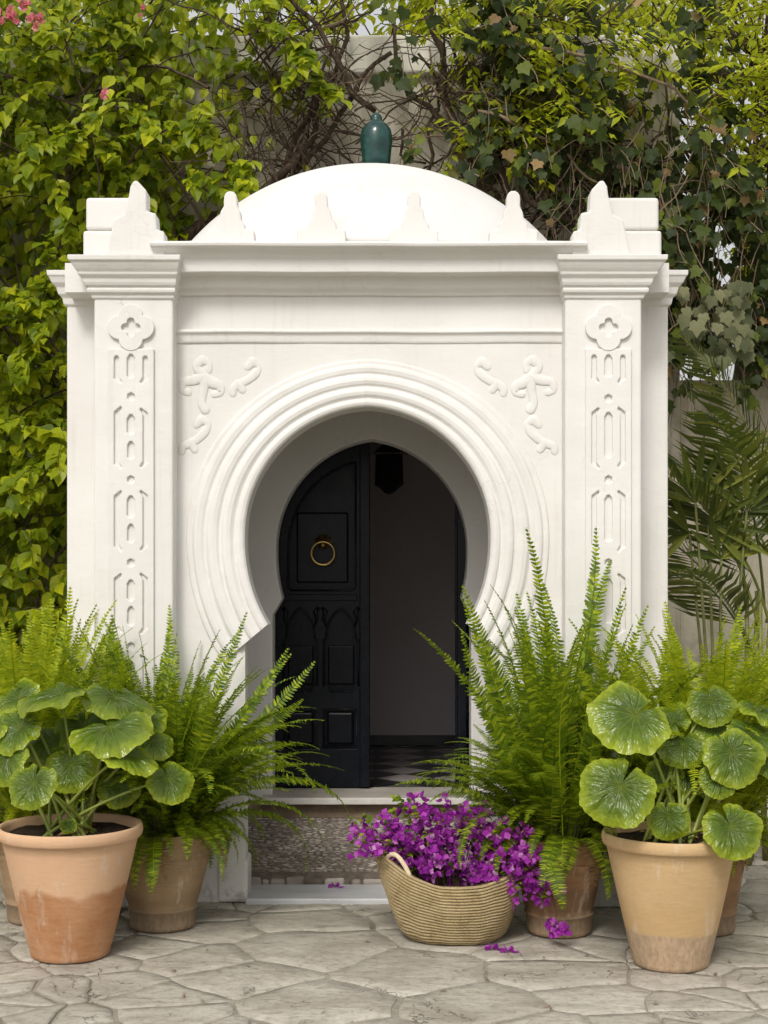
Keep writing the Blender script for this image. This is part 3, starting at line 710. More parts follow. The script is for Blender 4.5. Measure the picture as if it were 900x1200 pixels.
# ---- the dim hall beyond the door
box('hall_wall', -1.7, 1.7, 3.30, 3.42, 0.0, 2.9, M_ROOM, gate, 0)
box('hall_wall', -1.7, -1.53, 2.1, 3.298, 0.0, 2.9, M_ROOM, gate, 0)
box('hall_wall', 1.38, 1.7, 2.1, 3.298, 0.0, 2.9, M_ROOM, gate, 0)
box('hall_ceiling', -1.7, 1.7, 2.1, 3.42, 2.902, 3.02, M_ROOM, gate, 0)
box('skirting', -1.52, 1.37, 3.27, 3.298, HZ + 0.004, HZ + 0.075, M_TILEB, gate, 0.003)
hall = obj('hall_floor', mesh_py('hall_floor', [(-1.53, 1.322, HZ - 0.008), (1.38, 1.322, HZ - 0.008), (1.38, 3.4, HZ - 0.008), (-1.53, 3.4, HZ - 0.008)], [(0, 1, 2, 3)]), M_GROUT); tag(hall, kind='structure')
ts = 0.235; hd = ts / math.sqrt(2); g = 0.003
tile_me = [mesh_py('floor_tile', [(-hd + g, 0, 0), (0, -hd + g, 0), (hd - g, 0, 0), (0, hd - g, 0), (-hd + g, 0, -0.006), (0, -hd + g, -0.006), (hd - g, 0, -0.006), (0, hd - g, -0.006)], [(0, 1, 2, 3), (0, 4, 5, 1), (1, 5, 6, 2), (2, 6, 7, 3), (3, 7, 4, 0)]) for _ in range(2)]
for j in range(-1, 12):
    for i in range(-4, 9):
        xx = -0.05 + i * hd * 2 + (hd if j % 2 else 0); yy = 1.515 + j * hd
        if not (-0.5 < xx < 1.05 and 1.43 < yy < 3.2): continue
        obj('floor_tile', tile_me[j % 2], (M_TILEB, M_TILEW)[j % 2], hall, Matrix.Translation((xx, yy, HZ + 0.0)))

# ---- the closed leaf of the door
YD = 1.26       # front of the leaf
dx = lambda px: (px - 450) * (CAM_D + YD) / FPX
dz = lambda py: CAM_H + (680 - py) * (CAM_D + YD) / FPX
xl, xr = DCX - 0.59, dx(432.5)
def rect(a, b, c, d): return [(a, d), (b, d), (b, c), (a, c)]
def rect_hole(pa, pb, qa, qb): return [(dx(pa), dz(qb)), (dx(pb), dz(qb)), (dx(pb), dz(qa)), (dx(pa), dz(qa))]
def arch_hole(pa, pb, qt, qb, s):
    """pointed panel with small cusps below its arch and rounded lower corners"""
    pm = (pa + pb) / 2; pts = []
    def a(x, y): pts.append((dx(x), dz(y)))
    a(pa, qb - 7); a(pa + 2, qb - 8); a(pa + 7, qb - 2); a(pa + 8, qb); a(pb - 8, qb); a(pb - 7, qb - 2); a(pb - 2, qb - 8); a(pb, qb - 7)
    a(pb, qt + 38); a(pb - 3, qt + 36); a(pb - 3, qt + 30); a(pb - 6, qt + 16); a(pm + 6, qt + 4); a(pm, qt); a(pm - 6, qt + 4); a(pa + 6, qt + 16); a(pa + 3, qt + 30); a(pa + 3, qt + 36); a(pa, qt + 38)
    return pts
upper_hole = [(dx(341), dz(692)), (dx(413), dz(692)), (dx(417), dz(688))]
for k in range(15):
    a_ = R(78.6 * (1 - k / 14)); upper_hole.append((dx(436.5 - 99 * math.cos(a_)), dz(642 - 103 * math.sin(a_))))
upper_hole.append((dx(337), dz(688)))
door = plate('door', [(xl, HZ + 0.006), (xr, HZ + 0.006), (xr, 2.42), (xl, 2.42)],
             [upper_hole, arch_hole(332, 372, 712, 811, 1), arch_hole(379, 420, 712, 811, 1), rect_hole(333, 371, 831, 877), rect_hole(379, 418, 831, 877)], YD, YD + 0.055, M_DOOR, gate, 0.005, 2)
door['label'] = 'closed black panelled door leaf with brass ring knocker'
def sub(name, x0, x1, y0_, y1_, z0, z1, bw=0.004): return box(name, x0, x1, y0_, y1_, z0, z1, M_DOOR, door, bw)
sub('door_back', xl, xr, YD + 0.0565, YD + 0.075, HZ + 0.006, 2.42)
# raised fields inside the openings, mouldings round them
sub('panel', dx(347), dx(408), YD + 0.036, YD + 0.056, dz(683), dz(600), 0.010)
for (a, b) in ((337, 367), (384, 415)):
    sub('panel', dx(a), dx(b), YD + 0.038, YD + 0.056, dz(803), dz(757), 0.008)
for (a, b) in ((337, 367), (383, 414)):
    sub('panel', dx(a), dx(b), YD + 0.022, YD + 0.056, dz(873), dz(835), 0.012)
def strip(name, pts, r, parent, mat, n=6, closed=False, flat=1.0):
    V, T = tube_arrays(pts, r, n); return obj(name, mesh_np(name, V, T, True), mat, parent)
def frame_line(hole, inset=0.0):
    P = [(x, YD + 0.002, z) for x, z in hole] + [(hole[0][0], YD + 0.002, hole[0][1])]
    return strip('panel_moulding', P, 0.0055, door, M_DOOR)
for h_ in (upper_hole, arch_hole(332, 372, 712, 811, 1), arch_hole(379, 420, 712, 811, 1), rect_hole(333, 371, 831, 877), rect_hole(379, 418, 831, 877)): frame_line(h_)
sub('rail', xl, dx(419), YD - 0.012, YD - 0.001, dz(704), dz(696.5), 0.004)
sub('meeting_stile', dx(421.5), dx(433.5), YD - 0.018, YD - 0.001, HZ + 0.008, 2.40, 0.005)
for a, b in ((331, 338), (367, 374), (377, 384), (414, 421)):      # carved corner brackets over the arched panels
    J = Join(); c = (a + b) / 2; s = 1 if a in (331, 377) else -1
    V, T = tube_arrays([(dx(c - s * 3), YD - 0.004, dz(712)), (dx(c + s * 1), YD - 0.008, dz(717)), (dx(c - s * 1), YD - 0.008, dz(726)), (dx(c + s * 2), YD - 0.003, dz(735))], [0.010, 0.014, 0.010, 0.004], 8)
    obj('carved_bracket', mesh_np('carved_bracket', V, T, True), M_DOOR, door)
# brass knocker: scalloped plate, boss and ring
kx, kz = dx(378.5), dz(636)
V = [(kx, YD - 0.012, kz)]; n = 28
for k in range(n):
    a = R(360 * k / n); r = 0.047 + (0.0045 if k % 2 else 0); r *= 1.0 if math.sin(a) > -0.2 else 0.75
    V.append((kx + r * math.cos(a), YD + (0.034 if k % 2 else 0.038) - 0.010, kz + r * math.sin(a)))
for k in range(n): V.append((V[k + 1][0], YD + 0.036, V[k + 1][2]))
F = [(0, 1 + k, 1 + (k + 1) % n) for k in range(n)] + [(1 + k, 1 + n + k, 1 + n + (k + 1) % n, 1 + (k + 1) % n) for k in range(n)]
obj('knocker_plate', mesh_py('knocker_plate', V, F), M_BRASS, door)
V, F = lathe([(0.0, 0.03), (0.012, 0.024), (0.016, 0.012), (0.013, 0.0), (0.012, -0.02)], 16)
obj('knocker_boss', mesh_py('knocker_boss', [(kx + x, YD - 0.008 - z, kz - 0.012 + y) for x, y, z in V], F, True), M_BRASS, door)
rc = dz(648.5); rr_ = 0.064
V, T = tube_arrays([(kx + rr_ * math.sin(R(10 * k)), YD - 0.024 - 0.012 * math.cos(R(10 * k)), rc + rr_ * math.cos(R(10 * k))) for k in range(37)], [0.0062 + 0.0022 * (1 - math.cos(R(10 * k))) / 2 for k in range(37)], 10, False)
obj('knocker_ring', mesh_np('knocker_ring', V, T, True), M_BRASS, door)
# the leaf standing open, seen edge-on
ox = W(546.5, 700, 1.3)[0]
leaf2 = plate('open_door', [(0, HZ + 0.006), (0.545, HZ + 0.006), (0.545, 2.42), (0, 2.42)], [[(0.08, 1.45), (0.47, 1.45), (0.47, 2.15), (0.08, 2.15)], [(0.08, 0.9), (0.25, 0.9), (0.25, 1.38), (0.08, 1.38)], [(0.30, 0.9), (0.47, 0.9), (0.47, 1.38), (0.30, 1.38)], [(0.08, 0.5), (0.25, 0.5), (0.25, 0.75), (0.08, 0.75)], [(0.30, 0.5), (0.47, 0.5), (0.47, 0.75), (0.30, 0.75)]], 0.0, 0.05, M_DOOR, gate, 0.004)
Mo = Matrix.Translation((ox, YD + 0.02, 0)) @ Matrix.Rotation(R(83), 4, 'Z')
leaf2.matrix_basis = Mo; WM[leaf2.name] = Mo
leaf2['label'] = 'second door leaf swung open into the hall, seen edge-on'
bk = box('door_back', 0.0, 0.545, 0.0515, 0.065, HZ + 0.006, 2.42, M_DOOR, None, 0.003)
bk.parent = leaf2; bk.matrix_parent_inverse = Matrix.Identity(4); WM[bk.name] = Mo
kr = strip('knocker_ring', [(0.27 + 0.055 * math.sin(R(15 * k)), -0.022, dz(648) + 0.06 * math.cos(R(15 * k))) for k in range(25)], 0.0065, None, M_BRASS, 8)
kr.parent = leaf2; kr.matrix_parent_inverse = Matrix.Identity(4)
# hanging lantern in the hall
lx, lz = W(456, 548, 2.3)
lan = root('hall_lantern', (lx, 2.3, lz), 'dark iron lantern hanging in the hall behind the door', 'lantern')
V, F = lathe([(0.0, 0.20), (0.03, 0.19), (0.05, 0.14), (0.095, 0.10), (0.10, 0.085), (0.085, 0.08), (0.09, -0.10), (0.095, -0.105), (0.06, -0.13), (0.03, -0.16), (0.0, -0.17)], 8)
obj('lantern_body', mesh_py('lantern_body', [(lx + x, 2.3 + y, lz + z) for x, y, z in V], F), M_IRON, lan)
V, T = tube_arrays([(lx, 2.3, lz + 0.18), (lx, 2.3, 2.93)], 0.006, 6); obj('chain', mesh_np('chain', V, T), M_IRON, lan)

# ================================================================== POTS, BASKET AND PLANTS
def pot(loc, rt, rb, h, mat, label, style, seed, group=None):
    t = root('terracotta_pot', loc, label, 'pot', group)
    Mb = Matrix.Translation(loc) @ Matrix.Rotation(seed * 1.7, 4, 'Z')
    if style == 'big':     # plain flared pot with a rolled rim
        pr_ = [(0.0, 0.0), (rb * 0.93, 0.0), (rb * 0.985, 0.006), (rb, 0.02)]
        for k in range(1, 12):
            f = k / 12; pr_.append((rb + (rt * 0.925 - rb) * (f ** 0.93), 0.02 + (h - 0.075) * f))
        q = rt * 0.925
        pr_ += [(q + 0.002, h - 0.052), (rt * 0.965, h - 0.050), (rt * 0.985, h - 0.043), (rt * 0.998, h - 0.026), (rt * 0.994, h - 0.010), (rt * 0.975, h), (rt * 0.945, h - 0.002), (rt * 0.925, h - 0.012), (rt * 0.90, h - 0.04), (rt * 0.86, h - 0.12)]
    else:                  # older pot with a ridge low down and two scored rings
        pr_ = [(0.0, 0.0), (rb * 0.93, 0.0), (rb * 0.985, 0.007), (rb, 0.02)]
        zr = 0.088; rz_ = rb * 1.03
        pr_ += [(rz_ - 0.002, zr - 0.010), (rz_ + 0.005, zr - 0.005), (rz_ + 0.0065, zr), (rz_ + 0.004, zr + 0.006)]
        for k in range(0, 13):
            f = k / 12; g = 0.0
            pr_.append((rz_ + (rt * 0.955 - rz_) * (f ** 0.85), zr + 0.008 + (h - zr - 0.045) * f))
            if k in (9,): pr_.append((pr_[-1][0] - 0.003, pr_[-1][1] + 0.003)); pr_.append((pr_[-2][0] + 0.002, pr_[-2][1] + 0.006))
        pr_ += [(rt * 0.97, h - 0.034), (rt * 0.99, h - 0.028), (rt, h - 0.016), (rt * 0.99, h - 0.004), (rt * 0.97, h), (rt * 0.93, h - 0.004), (rt * 0.91, h - 0.02), (rt * 0.86, h - 0.10)]
    V, F = lathe(pr_, 64, 0.012, seed)
    ob = obj('pot_body', mesh_py('pot_body', V, F, True), mat, t, Mb)
    V = [(0, 0, 0.012)]; n = 30; T = []
    for q in range(1, 6):
        for k in range(n):
            a = 2 * math.pi * k / n; r = rt * 0.90 * q / 5; V.append((r * math.cos(a), r * math.sin(a), 0.010 * fnoise(r * 30 * math.cos(a) + seed, r * 30 * math.sin(a))))
    for k in range(n): T.append((0, 1 + k, 1 + (k + 1) % n))
    for q in range(4):
        for k in range(n):
            a, b = 1 + q * n + k, 1 + q * n + (k + 1) % n; T += [(a, a + n, b + n), (a, b + n, b)]
    obj('soil', mesh_np('soil', V, T, True), M_SOIL, t, Matrix.Translation((loc[0], loc[1], loc[2] + h - 0.035)))
    return t
PL1 = (-1.265, -0.92, 0); PL2 = (-0.966, -0.45, 0); PL3 = (-1.535, -0.33, 0)
PR1 = (1.128, -1.06, 0); PR2 = (0.752, -0.55, 0); PR3 = (1.374, -0.52, 0)
p_ = pot(PL1, 0.290, 0.158, 0.525, M_POT_ORANGE, 'big orange flared pot, darker below, holding round-leaved plant at left', 'big', 1)
pot(PL2, 0.232, 0.142, 0.425, M_POT_OLD, 'weathered brown ridged pot with a fern beside the left jamb', 'old', 2)
pot(PL3, 0.225, 0.140, 0.420, M_POT_OLD, 'weathered ridged pot half hidden behind the big orange pot', 'old', 3)
pot(PR1, 0.270, 0.149, 0.520, M_POT_TAN, 'big tan flared pot with pale worn foot at right', 'big', 4)
pot(PR2, 0.208, 0.139, 0.418, M_POT_DARK, 'dark brown ridged pot with a tall fern behind the basket', 'old', 5)
pot(PR3, 0.200, 0.139, 0.418, M_POT_DARK, 'brown ridged pot mostly hidden behind the big tan pot', 'old', 6)

# ---- ferns
def frond_mesh(seed, a0, a1, pairs=64, Lp=0.058, power=1.4, twist=0.0):
    """a feathery frond one unit long, rising along z and leaning to +x; pinnae left and right"""
    r_ = random.Random(seed); J = Join(); n = 24
    pts = [Vector((0, 0, 0))]; tang = []
    for i in range(n + 1):
        f = i / n; a = a0 + a1 * f ** power; t = Vector((math.sin(a), twist * math.sin(f * 3), math.cos(a))).normalized(); tang.append(t)
        if i: pts.append(pts[-1] + t / n)
    V, T = tube_arrays(pts, [0.0042 * (1 - 0.8 * i / n) for i in range(n + 1)], 4, False); J.add(V, T)
    for k in range(pairs):
        f = 0.07 + 0.925 * (k + 0.5) / pairs; x = f * n; i = min(int(x), n - 1); u = x - i
        p = pts[i].lerp(pts[i + 1], u); t = tang[i].lerp(tang[i + 1], u).normalized()
        side = Vector((0, 1, 0)); nrm = t.cross(side).normalized(); side = nrm.cross(t).normalized()
        L = Lp * min(1.0, 0.5 + (f - 0.07) * 3.0) * (1 - max(0, (f - 0.4) / 0.6) ** 2.6 * 0.86)
        w = 0.0072 * (0.6 + 0.4 * L / Lp)
        for s in (-1, 1):
            if r_.random() < 0.03: continue
            sw = 0.25 + r_.uniform(-0.12, 0.12); dr = r_.uniform(-0.1, 0.22) ; LL = L * r_.uniform(0.85, 1.08)
            d = (side * s * math.cos(sw) + t * math.sin(sw)).normalized()
            up = nrm * s * 0 + nrm
            m = p + d * LL * 0.5 - up * LL * 0.02; e = p + d * LL + up * (-LL * dr)
            wv = t * w
            J.add([p - wv * 0.8, p + wv * 1.0, m - wv * 0.85, m + wv * 0.85, e - wv * 0.15, e + wv * 0.35], [(0, 2, 3), (0, 3, 1), (2, 4, 5), (2, 5, 3)])
    return J.mesh('frond', False)
pr2 = random.Random(404)
PROTO = {'up': [frond_mesh(i, pr2.uniform(-0.1, 0.15), pr2.uniform(0.15, 1.0), twist=pr2.uniform(-0.3, 0.3), power=pr2.uniform(1.2, 2.8)) for i in range(8)],
         'arch': [frond_mesh(20 + i, pr2.uniform(0.05, 0.3), pr2.uniform(1.1, 2.0), twist=pr2.uniform(-0.35, 0.35), power=pr2.uniform(1.2, 2.2)) for i in range(7)],
         'droop': [frond_mesh(40 + i, pr2.uniform(0.3, 0.7), pr2.uniform(1.8, 2.6), twist=pr2.uniform(-0.3, 0.3)) for i in range(5)]}
PROTO_L = {k: [m.copy() for m in v] for k, v in PROTO.items()}
M_DEADF = mat_leaf('dead_frond', [(0.0, (0.12, 0.07, 0.03)), (1.0, (0.26, 0.17, 0.08))], 0.2, (0.3, 0.2, 0.08), 0.8, 0.1)
DEAD = [m.copy() for m in PROTO['droop']]
def fern(name, loc, label, seed, counts, lens, spread, mat, lib, extra=(), lean=(0, 0), group='ferns in pots', squash=1.0):
    r_ = random.Random(seed); t = root(name, loc, label, 'fern', group)
    for kind, num in counts.items():
        for i in range(num):
            azm = r_.uniform(0, 360); tilt = {'up': abs(r_.gauss(0, 0.22)), 'arch': r_.uniform(0.05, 0.5), 'droop': r_.uniform(-0.1, 0.55)}[kind] * spread
            L = r_.uniform(*lens[kind]); rad = r_.uniform(0.0, 0.13)
            base = Vector((loc[0] + rad * math.cos(R(azm)), loc[1] + rad * math.sin(R(azm)), loc[2] - 0.02))
            wsc = r_.uniform(0.85, 1.25) * 0.70 / max(L, 0.4); tw = r_.uniform(-1.5, 1.5) if kind == 'up' else r_.uniform(-0.6, 0.6)
            M = Matrix.Translation(base) @ Matrix.Rotation(lean[0], 4, 'Y') @ Matrix.Rotation(R(azm), 4, 'Z') @ Matrix.Rotation(tilt, 4, 'Y') @ Matrix.Rotation(tw, 4, 'Z') @ Matrix.Diagonal((L, L * wsc, L, 1))
            dead = kind == 'droop' and r_.random() < 0.10
            obj('dead_frond' if dead else 'frond', r_.choice(DEAD) if dead else r_.choice(lib[kind]), M_DEADF if dead else mat, t, M)
    for kind, idx, azm, tilt, L, off in extra:
        base = Vector((loc[0] + off[0], loc[1] + off[1], loc[2] + off[2]))
        obj('frond', lib[kind][idx], mat, t, Matrix.Translation(base) @ Matrix.Rotation(R(azm), 4, 'Z') @ Matrix.Rotation(tilt, 4, 'Y') @ Matrix.Rotation(0.7 * (1 if len(kind) % 2 else -1) if kind != 'up' else 1.2, 4, 'Z') @ Matrix.Diagonal((L, 0.72, L, 1)))
    # the brown tangle of old stems at the foot
    J = Join()
    for i in range(90):
        a = r_.uniform(0, 6.28); q = r_.uniform(0.02, 0.16); b = Vector((loc[0] + q * math.cos(a), loc[1] + q * math.sin(a), loc[2] - 0.03)); o_ = Vector((math.cos(a), math.sin(a), 0))
        L = r_.uniform(0.12, 0.35); pts = [b, b + o_ * L * 0.2 + Vector((0, 0, L * 0.5)), b + o_ * L * r_.uniform(0.3, 0.7) + Vector((r_.uniform(-.05, .05), r_.uniform(-.05, .05), L * r_.uniform(0.5, 1)))]
        V, T = tube_arrays(pts, [0.003, 0.0025, 0.0012], 3, False); J.add(V, T)
    tag(obj('old_stems', J.mesh('old_stems'), M_TWIG, t), kind='stuff')
    return t
fern('potted_fern', (PL2[0], PL2[1], 0.40), 'mid green fern in the brown pot beside the left jamb', 31, {'up': 90, 'arch': 110, 'droop': 70},
     {'up': (0.62, 1.08), 'arch': (0.5, 0.92), 'droop': (0.26, 0.50)}, 1.0, M_FERN, PROTO,
     [('arch', 0, -6, 0.25, 1.02, (0.05, -0.02, 0)), ('arch', 2, -20, 0.30, 1.0, (0.05, -0.05, 0)), ('arch', 0, -14, 0.42, 0.95, (0.08, -0.04, 0)), ('arch', 1, -10, 0.62, 0.98, (0.10, -0.06, 0)), ('droop', 0, -25, 0.3, 0.78, (0.12, -0.06, 0)), ('droop', 1, -20, 0.62, 0.8, (0.12, -0.06, 0.05)),
      ('droop', 2, -8, 0.75, 0.95, (0.14, -0.05, 0.12)), ('up', 0, 0, 0.50, 1.0, (0.05, 0, 0)), ('up', 1, -15, 0.42, 0.95, (0.05, 0, 0)), ('up', 2, 5, 0.62, 0.85, (0.08, 0, 0))])
fern('potted_fern', (PL3[0], PL3[1], 0.395), 'lime green fern at the far left behind the round-leaved plant', 32, {'up': 155, 'arch': 95, 'droop': 40},
     {'up': (0.62, 1.16), 'arch': (0.55, 1.1), 'droop': (0.28, 0.5)}, 1.0, M_FERNLIME, PROTO_L, [('arch', 2, 3, 0.2, 1.05, (0.05, 0, 0)), ('up', 3, 10, 0.35, 1.15, (0, 0, 0)), ('up', 0, 200, 0.15, 1.15, (0, 0, 0))])
fern('potted_fern', (PR2[0], PR2[1], 0.395), 'tallest dark green fern, right of the doorway behind the basket', 33, {'up': 85, 'arch': 120, 'droop': 85},
     {'up': (0.62, 1.20), 'arch': (0.42, 0.80), 'droop': (0.26, 0.52)}, 1.0, M_FERN, PROTO,
     [('up', 0, 20, 0.02, 1.42, (0.02, 0, 0)), ('up', 3, 170, 0.03, 1.40, (-0.04, 0, 0)), ('up', 2, 0, 0.08, 1.36, (0.02, 0, 0)), ('up', 1, 10, 0.05, 1.30, (0.05, 0, 0)), ('up', 0, 180, 0.18, 1.20, (-0.03, 0, 0)), ('arch', 2, 0, 0.10, 1.25, (0.05, 0, 0)), ('arch', 0, -5, 0.05, 1.1, (0.05, 0, 0)),
      ('droop', 0, 190, 0.35, 0.62, (-0.10, -0.05, 0.05)), ('arch', 1, 185, 0.75, 0.62, (-0.10, -0.08, 0.0)), ('arch', 0, 200, 0.55, 0.72, (-0.08, -0.05, 0))])
fern('potted_fern', (PR3[0], PR3[1], 0.395), 'lime green fern at the far right behind the round-leaved plant', 34, {'up': 150, 'arch': 90, 'droop': 50},
     {'up': (0.60, 1.10), 'arch': (0.5, 1.0), 'droop': (0.28, 0.5)}, 1.05, M_FERNLIME, PROTO_L, [('up', 3, 170, 0.15, 1.0, (0, 0, 0)), ('arch', 1, 180, 0.2, 0.9, (0, 0, 0))])

# ---- plants with big round glossy leaves
def big_leaf(seed):
    r_ = random.Random(seed); NA, NR = 66, 12; V = [(0, 0, 0)]; UV = [(0.5, 0.0)]; T = []
    ph = r_.uniform(0, 6.28); sinus = R(r_.uniform(14, 26)); fold = r_.uniform(0.05, 0.42); cup = r_.uniform(0.05, 0.22); lop = r_.uniform(-0.12, 0.12)
    for q in range(1, NR + 1):
        f = q / NR
        for k in range(NA):
            t = k / (NA - 1); a = -math.pi + sinus * (0.25 + 0.75 * f) * 0.5 + (2 * math.pi - sinus * (0.25 + 0.75 * f)) * t      # sinus opens towards -x
            rr = 0.5 * (1 + 0.20 * math.cos(a)) * (1 + 0.10 * abs(math.sin(a)))
            lob = 0.5 + 0.5 * abs(math.cos(a / 2)) ** 0.25 if abs(a) > 2.4 else 1
            edge = 1 + 0.018 * math.cos(26 * a + ph) + 0.03 * math.sin(5 * a + ph) + 0.02 * math.sin(9 * a + 2 * ph)
            rad = rr * f * (edge if f > 0.7 else 1) * (1.0 - 0.10 * (abs(a) / math.pi) ** 6)
            vein = abs(((t * 13) % 1) - 0.5) * 2       # 0 mid-field .. 1 on a vein line (veins are sunk)
            z = cup * f - (cup + 0.06) * f * f + lop * f * math.sin(a) + fold * abs(math.sin(a)) ** 1.3 * f * 0.35
            z += 0.024 * math.sin(min(1, f * 1.1) * math.pi / 2) * (1 - vein ** 3) * (1 if f < 0.95 else 0.6) + 0.045 * f ** 3 * math.sin(5 * a + ph) + 0.022 * f ** 2 * math.sin(11 * a + ph * 2) + 0.03 * f * fnoise(3 * f * math.cos(a) + seed * 7, 3 * f * math.sin(a))
            z -= 0.09 * max(0, f - 0.6) ** 1.2
            V.append((rad * math.cos(a), rad * math.sin(a), z)); UV.append((t, f))
    for k in range(NA - 1): T.append((0, 1 + k, 2 + k))
    for q in range(NR - 1):
        for k in range(NA - 1):
            a, b = 1 + q * NA + k, 2 + q * NA + k; T += [(a, a + NA, b + NA), (a, b + NA, b)]
    me = mesh_np('leaf', V, T, True); uvl = me.uv_layers.new(name='uv')
    idx = np.zeros(len(me.loops), dtype=np.int32); me.loops.foreach_get('vertex_index', idx)
    uvl.data.foreach_set('uv', np.array(UV, dtype=np.float32)[idx].ravel()); return me
BL = [big_leaf(i) for i in range(11)]
def leopard(loc, zs, label, leaves, seed):
    t = root('round_leaved_plant', loc, label, 'plant'); r_ = random.Random(seed)
    for i, (px, py, y, w, n, spin) in enumerate(leaves):
        s = FPX / (CAM_D + y); x, z = W(px, py, y); size = w / s / 1.10
        nv = Vector(n).normalized(); a = Vector((0, -1, 0)) if abs(nv.y) < 0.95 else Vector((0, 0, -1))
        tip = (Vector((math.sin(R(spin)), -0.35, -math.cos(R(spin)))))       # direction the leaf tip points
        xa = (tip - nv * tip.dot(nv)).normalized(); ya = nv.cross(xa)
        M = Matrix(((xa.x, ya.x, nv.x, x), (xa.y, ya.y, nv.y, y), (xa.z, ya.z, nv.z, z), (0, 0, 0, 1))) @ Matrix.Diagonal((size, size, size, 1))
        lf = obj('leaf', BL[(i * 4 + seed) % 11], M_BIGLEAF, t, M)
        b = Vector((loc[0] + r_.uniform(-.10, .10), loc[1] + r_.uniform(-.10, .08), zs)); e = Vector((x, y, z)) - nv * 0.003
        mid = b.lerp(e, 0.55) + Vector(((e.x - b.x) * -0.10, 0.02, 0.05 * (e - b).length)); pts = []
        for k in range(9):
            f = k / 8; pts.append(b * (1 - f) ** 2 + mid * 2 * f * (1 - f) + e * f * f)
        V, T = tube_arrays(pts, [0.0085 - 0.004 * k / 8 for k in range(9)], 7, False)
        obj('stalk', mesh_np('stalk', V, T, True), M_STALK, lf)
    for i in range(7):     # dry leaf scraps on the soil
        a = r_.uniform(0, 6.28); q = r_.uniform(0.05, 0.19); c = Vector((loc[0] + q * math.cos(a), loc[1] + q * math.sin(a) - 0.03, zs + 0.02)); u = r_.uniform(0, 6.28); L = r_.uniform(0.02, 0.045)
        d = Vector((math.cos(u), math.sin(u), r_.uniform(0, 0.5))) * L; e = Vector((-math.sin(u), math.cos(u), 0.3)) * L * 0.5
        obj('dry_leaf', mesh_np('dry_leaf', [c - d, c + e, c + d, c - e, c + Vector((0, 0, 0.008))], [(0, 1, 4), (1, 2, 4), (2, 3, 4), (3, 0, 4)]), M_DRY, t)
UPF = (0.05, -0.75, 0.9); FR = (0, -1, 0.35)
leopard(PL1, 0.48, 'round glossy leaved plant in the big orange pot', [
    (72, 818, -0.98, 94, (-0.15, -0.28, 1), 200), (134, 818, -0.90, 88, (0.2, -0.45, 1), 20), (128, 853, -1.08, 98, (0.05, -0.36, 1), 25), (143, 884, -1.12, 78, (0.25, -0.40, 1), 40),
    (40, 916, -1.20, 62, (-0.15, -1, 0.55), -10), (12, 886, -1.05, 66, (-0.6, -0.8, 0.4), -30), (24, 852, -1.0, 70, (-0.3, -0.7, 0.7), -50), (84, 896, -0.95, 62, (0.0, -0.9, 0.4), 5),
    (197, 912, -0.98, 58, (0.35, -0.95, 0.55), 30), (178, 868, -0.92, 52, (0.4, -0.7, 0.8), 60), (24, 818, -0.85, 62, (-0.3, -0.6, 0.9), 220), (100, 850, -0.82, 70, (0, -0.7, 0.8), 0),
    (138, 920, -0.86, 50, (0.2, -0.9, 0.3), 20), (60, 868, -0.86, 60, (-0.1, -0.8, 0.6), -20), (-14, 850, -0.95, 70, (-0.5, -0.6, 0.8), -60), (80, 966, -1.12, 20, (0.2, -1, 0.3), 10), (110, 885, -0.78, 64, (0.1, -0.8, 0.5), 10), (165, 840, -0.78, 58, (0.3, -0.6, 0.8), 60)], 5)
leopard(PR1, 0.475, 'round glossy leaved plant in the big tan pot', [
    (744, 838, -1.18, 98, (-0.15, -0.72, 0.9), -60), (727, 921, -1.30, 90, (-0.12, -1, 0.38), -35), (832, 822, -0.98, 58, (0.0, -0.95, 0.6), 10), (856, 882, -1.18, 76, (0.2, -0.95, 0.45), 25),
    (800, 872, -1.02, 56, (-0.2, -0.8, 0.6), -20), (876, 858, -1.05, 74, (0.3, -0.6, 0.9), 60), (788, 846, -0.98, 52, (-0.1, -0.7, 0.8), 200), (855, 968, -1.30, 74, (0.15, -0.9, 0.55), 20),
    (783, 957, -1.26, 50, (-0.05, -1, 0.35), 5), (885, 832, -0.95, 66, (0.3, -0.5, 1), 70), (778, 905, -0.98, 46, (-0.2, -0.9, 0.3), -10), (806, 905, -0.98, 50, (0.1, -0.9, 0.4), 10), (838, 850, -0.96, 56, (0.05, -0.7, 0.8), 0),
    (900, 885, -0.98, 66, (0.4, -0.7, 0.6), 60), (830, 905, -0.92, 56, (0.1, -0.8, 0.4), 0), (812, 838, -0.86, 48, (0, -0.6, 0.9), 180), (842, 912, -1.20, 44, (0.0, -0.9, 0.4), -30)], 6)

# ---- straw basket
BX, BY = 0.285, -0.675
bsk = root('straw_basket', (BX, BY, 0), 'coiled straw basket with a saddle rim and cord handle, holding purple flowers', 'basket')
def basket_pt(a, f):
    ca, sa = math.cos(a), math.sin(a)
    zl = 0.410 if ca < 0 else 0.310
    zt = 0.258 + (zl - 0.258) * abs(ca) ** (1.35 if ca < 0 else 2.4)
    hb = f * zt
    g = min(1, f)
    bx_ = 0.200 + 0.098 * math.sin(g * math.pi * 0.5) ** 0.8 + (0.012 * (f - 0.7) if ca < 0 else -0.045 * max(0, f - 0.5) ** 1.2)
    by_ = 0.125 + 0.070 * math.sin(g * math.pi * 0.5) ** 0.9 - 0.03 * max(0, f - 0.6)
    rb_ = 1 - 0.16 * max(0, 1 - f / 0.13) ** 2; bx_ *= rb_ * 0.96; by_ *= rb_
    e = 0.88
    x = bx_ * math.copysign(abs(ca) ** e, ca); y = by_ * math.copysign(abs(sa) ** e, sa)
    return Vector((x - 0.03 * f if ca < 0 else x, y, hb))
NA = 120; rows = 21; sub_ = 4; V = []; UV = []; F = []
prof_f = []
